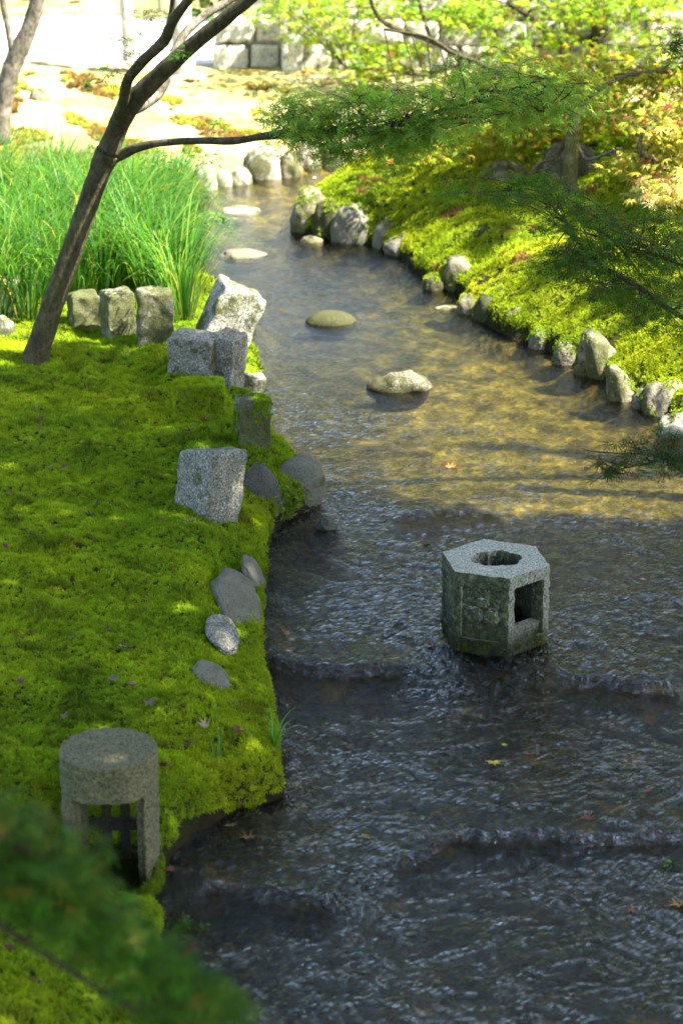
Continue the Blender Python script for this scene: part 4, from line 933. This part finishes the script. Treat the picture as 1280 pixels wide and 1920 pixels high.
nn_ = 14000; pk = np.stack([RNG.uniform(-5, 3.2, nn_), RNG.uniform(-4, 5.6, nn_), 4.5 + 1.6 * RNG.random(nn_)], -1); pk = pk[fbm(pk[:, 0] * 1.2, pk[:, 1] * 1.2, 66, 3) > -.45]
for q_ in range(8):
    e = Vector(pk[RNG.integers(len(pk))]); limb(t_, 'limb', [tt[8 + q_], (tt[8 + q_] + e) / 2 + Vector((0, 0, .3)), e], [.07, .04, .01], 'bark_dark', 7, 5)
leaves('foliage', pk, .13, 'simple', leafcols(len(pk), (.06, .11, .014), .35), t_, 'crown_leaf', tilt=.5)['kind'] = 'stuff'
# woodland beyond the garden: what the water mirrors
WOOD = [(-7, 30, 4.4, 2.6, 'broad dark evergreen beyond the fence, left of the path', (.05, .08, .015)), (-2.9, 34, 4.0, 2.2, 'round green tree beyond the path, outside the frame above', (.09, .14, .02)),
        (4.2, 22.8, 8.6, 2.0, 'tallest golden-green tree rising behind the stone wall', (.26, .27, .03)), (6.6, 24, 9.5, 2.6, 'tall yellow-green tree behind the right end of the stone wall', (.20, .24, .025)),
        (11, 27, 10, 3.4, 'large evergreen far right of the wall', (.05, .08, .015)), (-13, 34, 7, 3.5, 'large evergreen far left of the path', (.06, .09, .02)), (2.6, 30, 7.0, 1.3, 'narrow olive-green tree behind the golden one', (.15, .18, .03)),
        (4.6, 20.8, 4.2, 1.6, 'golden maple just behind the stone wall', (.3, .28, .03)), (9.5, 18.5, 7.5, 2.6, 'broad green tree at the far right beyond the wall end', (.12, .17, .02))]
for k, (tx, ty, h, rr_, lab, wc) in enumerate(WOOD):
    r0 = Vector((tx, ty, G(tx, ty))); t_ = empty('woodland_tree', r0, lab, 'tree')
    limb(t_, 'trunk', [r0 - Vector((0, 0, .3)), r0 + Vector((.1, 0, h * .4)), r0 + Vector((0, 0, h * .9))], [.22, .16, .04], 'bark_dark', 10, 5)
    nn_ = 4200; d = RNG.normal(size=(nn_, 3)); d /= np.linalg.norm(d, axis=1)[:, None]; r = (.55 + .45 * RNG.random(nn_)) * (1 + .3 * fbm(d[:, 0] * 2 + k, d[:, 1] * 2, d[:, 2] * 2, 3))
    pk = d * r[:, None] * [rr_, rr_, h * .36] + np.array([tx, ty, r0.z + h * .66])
    leaves('foliage', pk, .2, 'simple', leafcols(len(pk), wc, .3), t_, 'crown_leaf', tilt=.8)['kind'] = 'stuff'

# ------------------------------------------------------------------ tall grass on the left
mb_V, mb_F, mb_C, mb_A = [], [], [], []; nv = 0
tufts = []
for _ in range(150):
    a = -60 + 395 * RNG.random(); b = np.interp(a, [-60, 60, 200, 330, 370], [600, 575, 560, 560, 540]); b = b - (b - np.interp(a, [-60, 100, 250, 370], [380, 400, 400, 410])) * RNG.random()
    tufts.append(PG(a, b))
for (a, b) in [(340, 590), (355, 570), (330, 560), (360, 520), (352, 470), (350, 600), (300, 545), (20, 590), (60, 600), (0, 600)]: tufts.append(PG(a, b))
for tc in tufts:
    nb = 44
    for _ in range(nb):
        r = .07 * math.sqrt(RNG.random()); th = RNG.random() * 6.28; x0, y0 = tc.x + r * math.cos(th), tc.y + r * math.sin(th); z0 = tc.z - .01
        L = (.33 + .33 * RNG.random()) * (1.0 if RNG.random() < .85 else 1.25); w_ = .0024 + .0022 * RNG.random()
        out = np.array([math.cos(th) + .38, math.sin(th) - .15]); out /= np.linalg.norm(out); out = out * (.25 + .75 * RNG.random()); bend = 1.1 + 1.5 * RNG.random()
        side = np.array([-out[1], out[0]]); side /= np.linalg.norm(side) + 1e-9; seg = 6; pos = np.array([x0, y0, z0]); ang = rad(84) - .25 * RNG.random(); col = np.array([.035, .12, .014]) if RNG.random() < .75 else np.array([.11, .20, .03])
        if RNG.random() < .02: col = np.array([.26, .2, .06])
        col = col * (.7 + .6 * RNG.random())
        on = np.linalg.norm(out); base_i = nv
        for i in range(seg + 1):
            t = i / seg; ww = w_ * (1 - t ** 2.2) + .0003
            mb_V.append(pos - np.array([side[0], side[1], 0]) * ww); mb_V.append(pos + np.array([side[0], side[1], 0]) * ww); mb_A += [col * (1 + .5 * t)] * 2; nv += 2
            an = ang - bend * t * t * (.5 + .8 * on); pos = pos + np.array([out[0] / on * math.cos(an), out[1] / on * math.cos(an), math.sin(an)]) * L / seg
        for i in range(seg): j = base_i + 2 * i; mb_F += [j, j+1, j+3, j+2]; mb_C.append(4)
og_ = mesh_np('tall_grass', np.array(mb_V), mb_F, mb_C, 'grass_blade', None, True, {'leafcol': np.array(mb_A)}); tag(og_, 'tall arching bright green grass filling the left bank behind the stones', 'grass', kind='stuff')

def sprig(label, cat, px, py, n_, L0, cols, spread=1.0, name='grass_sprig', water=False, wid=.003, group=None):
    c_ = (PW if water else PG)(px, py); mb = MB()
    for i in range(n_):
        th = RNG.random() * 6.28; L = L0 * (.6 + .6 * RNG.random()); ang = rad(88) - .35 * spread * RNG.random(); bend = (.4 + 1.6 * RNG.random()) * spread; pos = np.array([c_.x, c_.y, c_.z - .005]) + np.array([RNG.normal(0, .006), RNG.normal(0, .006), 0])
        o2 = np.array([math.cos(th), math.sin(th)]); V_ = []; sd2 = np.array([-o2[1], o2[0]])
        for q_ in range(8):
            t = q_ / 7; ww = wid * (1 - t ** 2) + .0003; V_ += [(pos[0] - sd2[0]*ww, pos[1] - sd2[1]*ww, pos[2]), (pos[0] + sd2[0]*ww, pos[1] + sd2[1]*ww, pos[2])]
            an = ang - bend * t * t; pos = pos + np.array([o2[0] * math.cos(an), o2[1] * math.cos(an), math.sin(an)]) * L / 7
        mb.add(V_, [(2*j, 2*j+1, 2*j+3, 2*j+2) for j in range(7)], np.array(cols) * (.7 + .6 * RNG.random()))
    o = mb.build(name, 'grass_blade'); recentre(o, c_); tag(o, label, cat, group); return o
sprig('thin bright green grass sprig on the moss edge above the lowest water step', 'grass', 514, 1402, 14, .15, (.12, .26, .03))
sprig('fine grass arching out over the water below the dark boulder', 'grass', 503, 1020, 9, .12, (.12, .2, .03), 1.2)
sprig('short grass shoot in the moss left of the thin sprig', 'grass', 408, 1420, 5, .09, (.09, .2, .03), .5)
sprig('few pale grass blades beside the moss-capped stone', 'grass', 462, 805, 8, .11, (.16, .28, .05))
sprig('fine weed stalk rising at the water edge beside the moss-capped stone', 'grass', 508, 835, 5, .15, (.12, .22, .04), .4, wid=.0015)
# small leafy weed below the dark boulder
def weed(lab, px, py, n_, r, size, col, up=.08, zoff=.03):
    c_ = PW(px, py, zoff); e = empty('leafy_weed', c_, lab, 'plant'); mb = MB(); P2 = []
    for _ in range(n_):
        q_ = c_ + Vector((RNG.normal(0, r), RNG.normal(0, r * .6), up * RNG.random())); tube(mb, [c_ + Vector((RNG.normal(0, r * .3), 0, 0)), (c_ + q_) / 2 + Vector((0, 0, .01)), q_], [.0012, .001, .0006], 3, 2, 0, (.08, .16, .03)); P2.append(tuple(q_))
    mb.build('stems', 'grass_blade', e); leaves('foliage', np.repeat(np.array(P2), 3, 0) + RNG.normal(0, .006, (n_ * 3, 3)), size, 'blade', leafcols(n_ * 3, col, .3), e, 'grass_blade')['kind'] = 'stuff'
weed('cluster of small rounded green leaves on the dark bank under the boulder', 535, 962, 34, .045, .022, (.13, .26, .05), .12)
weed('tiny bright leaves hanging left of the leaf cluster by the dark boulder', 492, 985, 14, .03, .018, (.12, .24, .05), .05)
weed('clump of wet green weed in the water right of the round lantern', 357, 1738, 20, .025, .018, (.09, .17, .02), .02, .0)
weed('small green weed caught in the stream at the right edge of the near step', 1258, 1622, 8, .03, .016, (.14, .3, .04), .01, .0)

# ------------------------------------------------------------------ fallen leaves
def fallen(lab, px, py, size, col, kind='palm', water=False, curl=1.5, name='fallen_leaf', lift=.019):
    c_ = (PW if water else PG)(px, py); c_ = c_ + Vector((0, 0, lift if not water else .006))
    V0, F0 = LT[kind]; n_ = len(V0); U = V0.copy(); r2 = (U[:, :2] ** 2).sum(1)
    U[:, 2] = curl * .35 * r2 * (.5 + RNG.random()) + .25 * curl * noise3(U[:, 0] * 2 + px, U[:, 1] * 2, 1.0)
    R = rmat(RNG.normal(0, .35 if not water else .08), RNG.normal(0, .35 if not water else .08), RNG.random() * 6.28); U = U @ R.T * size
    cc = np.array(col) * (.75 + .5 * RNG.random((n_, 1)))
    o = mesh_np(name, U + np.array(c_), [i for f in F0 for i in f], [len(f) for f in F0], 'dry_leaf', None, False, {'leafcol': cc}); recentre(o, c_); tag(o, lab, 'leaf', 'fallen leaves in the stream' if water else 'fallen leaves on the moss'); return o
BR, DK, TN, RD = (.13, .055, .03), (.05, .03, .02), (.24, .17, .10), (.22, .06, .03)
for lab, x_, y_, s_, c_, k_ in [
    ('large smooth brown leaf folded in half on the open moss', 130, 1022, .040, (.20, .085, .05), 'simple'),
    ('dark curled maple leaf just left of the trunk-side moss, topmost of the left edge leaves', 38, 743, .026, BR, 'palm'),
    ('reddish maple leaf right of the topmost left-edge leaf', 75, 793, .026, BR, 'palm'),
    ('small tan leaf scrap beside the reddish maple leaf', 68, 770, .016, TN, 'palm'),
    ('brown maple leaf directly below the reddish one', 76, 811, .024, BR, 'palm'),
    ('dark brown crumpled leaf in the middle of the upper moss', 118, 886, .032, BR, 'palm'),
    ('small pale leaf beside the crumpled dark brown one', 97, 884, .018, TN, 'palm'),
    ('dark leaf at the left edge level with the granite wedge', 17, 934, .026, BR, 'palm'),
    ('orange-brown maple leaf lying by the mossy buried stone', 384, 796, .036, (.28, .12, .06), 'palm'),
    ('dark crumpled leaf below the orange-brown maple leaf', 356, 816, .036, (.12, .05, .035), 'palm'),
    ('reddish leaf at the foot of the moss-capped stone', 434, 777, .030, RD, 'palm'),
    ('dark leaf sliver above the folded brown leaf', 183, 952, .022, DK, 'palm'),
    ('black curled leaf pair right of the folded brown leaf', 172, 976, .030, DK, 'palm'),
    ('greyish dead leaf at the left, beyond the folded brown leaf', 38, 984, .026, DK, 'palm'),
    ('small dark leaf left of the folded brown leaf', 56, 1010, .020, DK, 'palm'),
    ('dark leaf at the left edge below the small dark leaf', 14, 1034, .022, BR, 'palm'),
    ('pale grey leaf fragment on the moss left of the granite wedge base', 358, 988, .026, (.2, .16, .14), 'palm'),
    ('brown leaf fragment left of the pale grey one', 302, 984, .018, BR, 'palm'),
    ('dark leaf by the upper end of the biggest buried rock', 400, 1102, .022, BR, 'palm'),
    ('dark leaf near the middle of the moss left of the speckled rock', 204, 1190, .026, DK, 'palm'),
    ('black leaf between the moss middle and the folded leaf', 136, 1208, .026, BR, 'palm'),
    ('pale grey curled leaf left of the smooth round rock', 228, 1222, .026, (.22, .18, .15), 'palm'),
    ('brown leaf touching the pale grey curled leaf', 244, 1226, .020, BR, 'palm'),
    ('greyish two-lobed leaf above the round lantern', 212, 1284, .034, (.17, .13, .10), 'palm'),
    ('brown folded leaf right of the two-lobed leaf', 244, 1294, .028, (.22, .12, .07), 'palm'),
    ('large ragged leaf upright in the moss above right of the round lantern', 278, 1326, .036, (.15, .10, .075), 'palm'),
    ('dark leaf left above the round lantern', 38, 1290, .026, (.12, .07, .05), 'palm'),
    ('black star leaf directly above the round lantern', 126, 1330, .026, DK, 'palm'),
    ('tan leaf curl at the back rim of the round lantern', 118, 1356, .024, TN, 'palm'),
    ('reddish brown leaf near the right moss edge', 450, 1380, .034, (.15, .05, .035), 'palm'),
    ('dark red leaf in the moss right of the round lantern top', 350, 1408, .030, (.10, .035, .03), 'palm'),
    ('thin pale leaf beside the ragged upright leaf', 385, 1372, .030, (.3, .22, .13), 'palm'),
    ('red leaf touching the right side of the round lantern', 304, 1446, .028, (.14, .035, .03), 'palm'),
    ('dark red leaf below the speckled rock', 432, 1228, .024, (.08, .025, .02), 'palm'),
    ('brown leaf on the moss beneath the blurred branch', 24, 1790, .026, BR, 'palm'),
    ('dark brown leaf under the blurred branch, lowest on the moss', 70, 1852, .024, BR, 'palm')]:
    fallen(lab, x_, y_, s_, c_, k_)
for lab, x_, y_, s_, c_ in [
    ('yellow and pink maple leaf floating below the hexagonal lantern', 925, 1432, .038, (.55, .42, .08)),
    ('tiny yellow leaf just above the yellow and pink leaf', 945, 1400, .015, (.6, .55, .08)),
    ('small orange leaf right of the yellow and pink leaf', 990, 1416, .018, (.35, .13, .04)),
    ('orange leaf afloat at the edge of the tree shadow', 845, 878, .036, (.45, .13, .04)),
    ('brown leaf in the shallows right of the round lantern', 466, 1574, .040, (.26, .12, .05)),
    ('thin curled leaf at the foot of the moss bank', 432, 1550, .030, (.3, .18, .1)),
    ('orange-red leaf against the base of the round lantern', 322, 1632, .036, (.30, .09, .03)),
    ('red-brown leaf under water near the lower right', 1098, 1538, .036, (.22, .09, .05)),
    ('orange leaf under water by the right end of the near step', 1186, 1708, .036, (.25, .10, .04)),
    ('yellow-orange leaf at the lower right edge', 1272, 1698, .040, (.4, .22, .05)),
    ('small red leaf in the water right of centre', 1212, 1486, .018, (.35, .08, .05)),
    ('tiny orange leaf right of the hexagonal lantern', 1180, 1146, .020, (.4, .15, .05)),
    ('pinkish leaf in the current right of the hexagonal lantern', 1206, 1088, .020, (.4, .2, .15)),
    ('dark wet leaf cluster behind the hexagonal lantern', 800, 1020, .036, (.10, .05, .02)),
    ('red leaf trapped left of the hexagonal lantern', 806, 1212, .028, (.25, .04, .03)),
    ('small red-brown leaf in the swirl below the left step', 655, 1405, .024, (.16, .06, .04)),
    ('yellow-green leaf in the dark lower water', 690, 1572, .024, (.35, .3, .05)),
    ('white petal-like leaf on the far water', 590, 335, .020, (.8, .8, .78))]:
    fallen(lab, x_, y_, s_, c_, 'palm', True, .5)

# ------------------------------------------------------------------ back: stone wall, fence
wb_ = P(400, 150, .33); WY = wb_.y
wall = empty('stone_wall', (wb_.x, WY, G(wb_.x, WY)), 'low wall of large pale cut stones along the back', 'wall')
RNGW = random.Random(4); rows = [(-.06, .19), (.19, .40), (.40, .60), (.60, .82)]
for ri, (z0, z1) in enumerate(rows):
    x_ = wb_.x + (0 if ri != 1 else -.02) + .03 * ri
    while x_ < wb_.x + 4.6:
        w_ = RNGW.uniform(.22, .46); zz = G(min(x_, 3), WY) - .03
        if not (ri >= 2 and x_ < wb_.x + .25 * (ri - 1)):
            block('wall_stone', None, None, (x_ + w_ / 2, WY + .15 + RNGW.uniform(-.02, .02), zz + z0 + .02), (w_ - .008, .30, z1 - z0 - .006), RNGW.uniform(-.02, .02), (0, RNGW.uniform(-.015, .015)), 'wall_stone', seed=ri * 40 + x_ * 7, amp=.010, sink=.0, parent=wall, grid=BOXS)
        x_ += w_
mb = MB(); mb.add(BOXS[0] * [2.25, .10, .40] + np.array([wb_.x + 2.42, WY + .17, G(1.0, WY) + .36]), BOXS[1]); mb.build('wall_core', 'wall_stone', wall)
for px_ in (548, 1090):
    q_ = PY(px_, 100, WY - .1); block('gate_post', 'tall pale stone post standing %s' % ('before the wall near the left end' if px_ < 800 else 'before the wall behind the maple crown'), 'post', (q_.x, WY - .12, G(q_.x, WY) - .03), (.15, .14, .62), .05, (0, 0), 'wall_stone', seed=px_)
# low rail fence behind the white path
fy = 20.5; f0 = PY(-60, 60, fy); f1_ = PY(300, 60, fy); gz = .33
fence = empty('rail_fence', (f0.x, fy, gz), 'low pale two-rail wooden fence behind the white path', 'fence')
for k in range(6):
    x_ = f0.x + (f1_.x - f0.x) * k / 5; mb = MB(); tube(mb, [(x_, fy, G(x_, fy) - .02), (x_, fy, G(x_, fy) + .34)], [.022, .02], 8, 1); mb.build('fence_post', 'weathered_wood', fence)
for hz3 in (.14, .29):
    mb = MB(); tube(mb, [(f0.x - .1, fy - .022, G(f0.x, fy) + hz3), ((f0.x + f1_.x) / 2, fy - .022, G(f0.x, fy) + hz3 + .01), (f1_.x + .1, fy - .022, G(f0.x, fy) + hz3)], [.016, .015, .014], 8, 4); mb.build('rail', 'weathered_wood', fence)
for lab, bx in [('squat white stone behind the fence on the left', (60, 36, 78, 66)), ('squat grey stone behind the fence near the middle', (158, 46, 178, 66))]:
    q_ = PY((bx[0] + bx[2]) / 2, 58, 21.3); block('marker_stone', lab, 'stone', (q_.x, 21.3, G(q_.x, 21.3) - .02), (.12, .12, .2), .1, (0, 0), 'wall_stone', seed=bx[0], grid=BOXS)
# clipped hedge bank behind fence and wall
for lab, x0, x1, y0, hgt, c0 in [('pale green clipped hedge behind the fence', -7, -1.6, 22.6, .85, (.10, .15, .02)), ('dark clipped hedge behind the stone wall', -1.4, 8, 20.2, .75, (.06, .10, .015))]:
    n_ = 9000; pk = np.stack([RNG.uniform(x0, x1, n_), y0 + RNG.normal(0, .35, n_), np.zeros(n_)], -1)
    pk[:, 2] = G(0, 20) + RNG.random(n_) * hgt * (1 + .15 * noise3(pk[:, 0] * 1.3, 2.2, 1)); r0 = Vector(((x0 + x1) / 2, y0, G(0, 20)))
    o = leaves('hedge', pk, .07, 'simple', leafcols(n_, c0, .35), None, 'crown_leaf', tilt=.9); recentre(o, r0); tag(o, lab, 'hedge', kind='stuff')

# ------------------------------------------------------------------ moss fronds over the banks
xm, ym = .5 * (X[:-1, :-1] + X[1:, 1:]), .5 * (Y[:-1, :-1] + Y[1:, 1:])
area = (np.diff(gx)[None, :] * np.diff(gy)[:, None])
dzx = (Z[:-1, 1:] - Z[:-1, :-1]) / np.diff(gx)[None, :]; dzy = (Z[1:, :-1] - Z[:-1, :-1]) / np.diff(gy)[:, None]
slope = np.sqrt(1 + dzx**2 + dzy**2)
sdm = .5 * (sd_g[:-1, :-1] + sd_g[1:, 1:]); lm = left_g[:-1, :-1]
zc = .5 * (Z[:-1, :-1] + Z[1:, 1:])
ux, uy = to_px(xm, ym, zc)
vis = (ux > -450) & (ux < 1950) & (uy > -60) & (uy < 2150)
den = np.interp(ym, [4.5, 6.5, 8, 10, 12, 14, 16, 18], [14500, 14500, 12500, 8500, 4600, 2600, 1300, 700])
patch = fbm(xm * 1.9, ym * 1.9, 40, 4)
pres = np.where(lm, np.where(ym > 14.0, (patch > -.15 + .25 * (ym - 14)) * 1.0, 1.0), np.where(patch > -.62, 1.0, .15))
pres = pres * (ym < 17.6)
lam = np.clip(area * slope, 0, area * 3) * den * pres * vis * (sdm > -.004)
cnt = RNG.poisson(lam); iy, ix = np.nonzero(cnt); rep = cnt[iy, ix]; iy = np.repeat(iy, rep); ix = np.repeat(ix, rep)
px_ = gx[ix] + RNG.random(len(ix)) * np.diff(gx)[ix]; py_ = gy[iy] + RNG.random(len(ix)) * np.diff(gy)[iy]
tx_ = (px_ - gx[ix]) / np.diff(gx)[ix]; ty_ = (py_ - gy[iy]) / np.diff(gy)[iy]
pz_ = (Z[iy, ix] * (1-tx_) + Z[iy, ix+1] * tx_) * (1-ty_) + (Z[iy+1, ix] * (1-tx_) + Z[iy+1, ix+1] * tx_) * ty_
nrm_ = np.stack([-dzx[iy, ix], -dzy[iy, ix], np.ones(len(ix))], -1); nrm_ /= np.linalg.norm(nrm_, axis=1)[:, None]
sz_ = np.interp(py_, [4.5, 8, 10, 12, 14, 17], [.68, .72, .82, 1.02, 1.5, 2.1]) * (.6 + .85 * RNG.random(len(ix)) ** 1.5)
lum = fbm(px_ * 3.1, py_ * 3.1, 70, 3); sz_ = sz_ * (1 + .2 * lum)
ok_ = (pz_ > wl(px_, py_) + np.where(lm[iy, ix], .040, .055) + .05 * noise3(px_ * 6, py_ * 6, 55) + .02 * noise3(px_ * 20, py_ * 20, 56)) & (np.hypot(px_ - LCX, py_ - LCY) > .13); px_, py_, pz_, nrm_, sz_, lum, iy, ix = [a_[ok_] for a_ in (px_, py_, pz_, nrm_, sz_, lum, iy, ix)]
col_ = moss_colour(px_, py_, lm[iy, ix])
leftp = lm[iy, ix]; pt = patch[iy, ix]
yel = np.array([1.12, 1.0, 1.2]); rb = ~leftp
col_[rb] *= yel
brown = ((rb & (fbm(px_ * 4, py_ * 4, 90, 3) > .66)) | (leftp & (py_ > 13.6) & (fbm(px_ * 3, py_ * 3, 91, 3) > .0)))
col_[brown] = np.array([.20, .14, .05]) * (.6 + .8 * RNG.random((brown.sum(), 1)))
farm = leftp & (py_ > 13.2) & ~brown; col_[farm] = np.array([.27, .29, .05]) * (.7 + .6 * RNG.random((farm.sum(), 1)))
dead = leftp & (py_ < 13) & (RNG.random(len(px_)) < .015 + .12 * (fbm(px_ * 2.6, py_ * 2.6, 123, 3) > .75)); col_[dead] = np.array([.13, .08, .03])
tall = leftp & (py_ < 12) & (fbm(px_ * 5.5, py_ * 5.5, 77, 3) > .5) & (RNG.random(len(px_)) < .5)
sz_[tall] *= 1.7; col_[tall] *= np.array([.55, .55, .8])
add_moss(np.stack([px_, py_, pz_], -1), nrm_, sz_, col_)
AP, AN, AS, AC = np.concatenate(MP), np.concatenate(MN), np.concatenate(MS), np.concatenate(MC)
AN = AN + RNG.normal(0, .22, AN.shape); AN /= np.linalg.norm(AN, axis=1)[:, None]
rot = np.stack([np.zeros(len(AP)), np.arccos(np.clip(AN[:, 2], -1, 1)), np.arctan2(AN[:, 1], AN[:, 0])], -1)
print('moss fronds', len(AP))
me = bpy.data.meshes.new('moss'); me.vertices.add(len(AP)); me.vertices.foreach_set('co', AP.astype(np.float32).ravel())
at = me.attributes.new('rot', 'FLOAT_VECTOR', 'POINT'); at.data.foreach_set('vector', rot.astype(np.float32).ravel())
at = me.attributes.new('scl', 'FLOAT', 'POINT'); at.data.foreach_set('value', AS.astype(np.float32))
at = me.attributes.new('tcol', 'FLOAT_COLOR', 'POINT'); at.data.foreach_set('color', np.concatenate([AC, np.ones((len(AC), 1))], 1).astype(np.float32).ravel())
me.materials.append(MATS['moss_frond'])
mo = bpy.data.objects.new('moss', me); link(mo); tag(mo, 'thick green cushion moss carpeting both stream banks', 'moss', kind='stuff')
ng = bpy.data.node_groups.new('moss_growth', 'GeometryNodeTree')
ng.interface.new_socket('Geometry', in_out='INPUT', socket_type='NodeSocketGeometry'); ng.interface.new_socket('Geometry', in_out='OUTPUT', socket_type='NodeSocketGeometry')
gi, go = ng.nodes.new('NodeGroupInput'), ng.nodes.new('NodeGroupOutput')
join = ng.nodes.new('GeometryNodeJoinGeometry')
R3 = random.Random(3)
for k in range(9):
    cn = ng.nodes.new('GeometryNodeMeshCone'); cn.fill_type = 'NONE'; cn.inputs['Vertices'].default_value = 3
    L = R3.uniform(.014, .021) if k else .019
    cn.inputs['Radius Top'].default_value = .0002; cn.inputs['Radius Bottom'].default_value = .0023; cn.inputs['Depth'].default_value = L
    tf = ng.nodes.new('GeometryNodeTransform'); ng.links.new(cn.outputs[0], tf.inputs['Geometry'])
    tf.inputs['Rotation'].default_value = (0, 0 if k == 0 else R3.uniform(.65, 1.3), k * 6.283 / 8 + R3.uniform(-.3, .3))
    ng.links.new(tf.outputs[0], join.inputs[0])
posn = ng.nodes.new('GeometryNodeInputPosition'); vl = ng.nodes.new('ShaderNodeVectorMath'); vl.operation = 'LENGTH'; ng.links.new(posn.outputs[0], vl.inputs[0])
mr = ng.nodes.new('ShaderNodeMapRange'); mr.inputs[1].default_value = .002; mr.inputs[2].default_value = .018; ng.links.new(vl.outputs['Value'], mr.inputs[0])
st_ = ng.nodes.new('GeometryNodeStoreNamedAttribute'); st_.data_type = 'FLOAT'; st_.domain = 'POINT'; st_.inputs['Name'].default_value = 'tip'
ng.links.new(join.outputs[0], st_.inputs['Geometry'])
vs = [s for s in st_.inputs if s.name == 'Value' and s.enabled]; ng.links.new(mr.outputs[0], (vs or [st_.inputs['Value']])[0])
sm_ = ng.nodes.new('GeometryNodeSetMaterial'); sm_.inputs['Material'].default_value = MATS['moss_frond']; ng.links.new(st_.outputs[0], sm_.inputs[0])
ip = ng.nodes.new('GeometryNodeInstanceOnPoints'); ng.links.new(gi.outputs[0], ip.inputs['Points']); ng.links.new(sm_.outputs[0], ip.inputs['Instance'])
def named(n_, t_):
    a_ = ng.nodes.new('GeometryNodeInputNamedAttribute'); a_.data_type = t_; a_.inputs['Name'].default_value = n_; return [s for s in a_.outputs if s.enabled and s.name == 'Attribute'][0]
e2r = ng.nodes.new('FunctionNodeEulerToRotation'); ng.links.new(named('rot', 'FLOAT_VECTOR'), e2r.inputs[0]); ng.links.new(e2r.outputs[0], ip.inputs['Rotation'])
ng.links.new(named('scl', 'FLOAT'), ip.inputs['Scale']); ng.links.new(ip.outputs[0], go.inputs[0])
md = mo.modifiers.new('growth', 'NODES'); md.node_group = ng
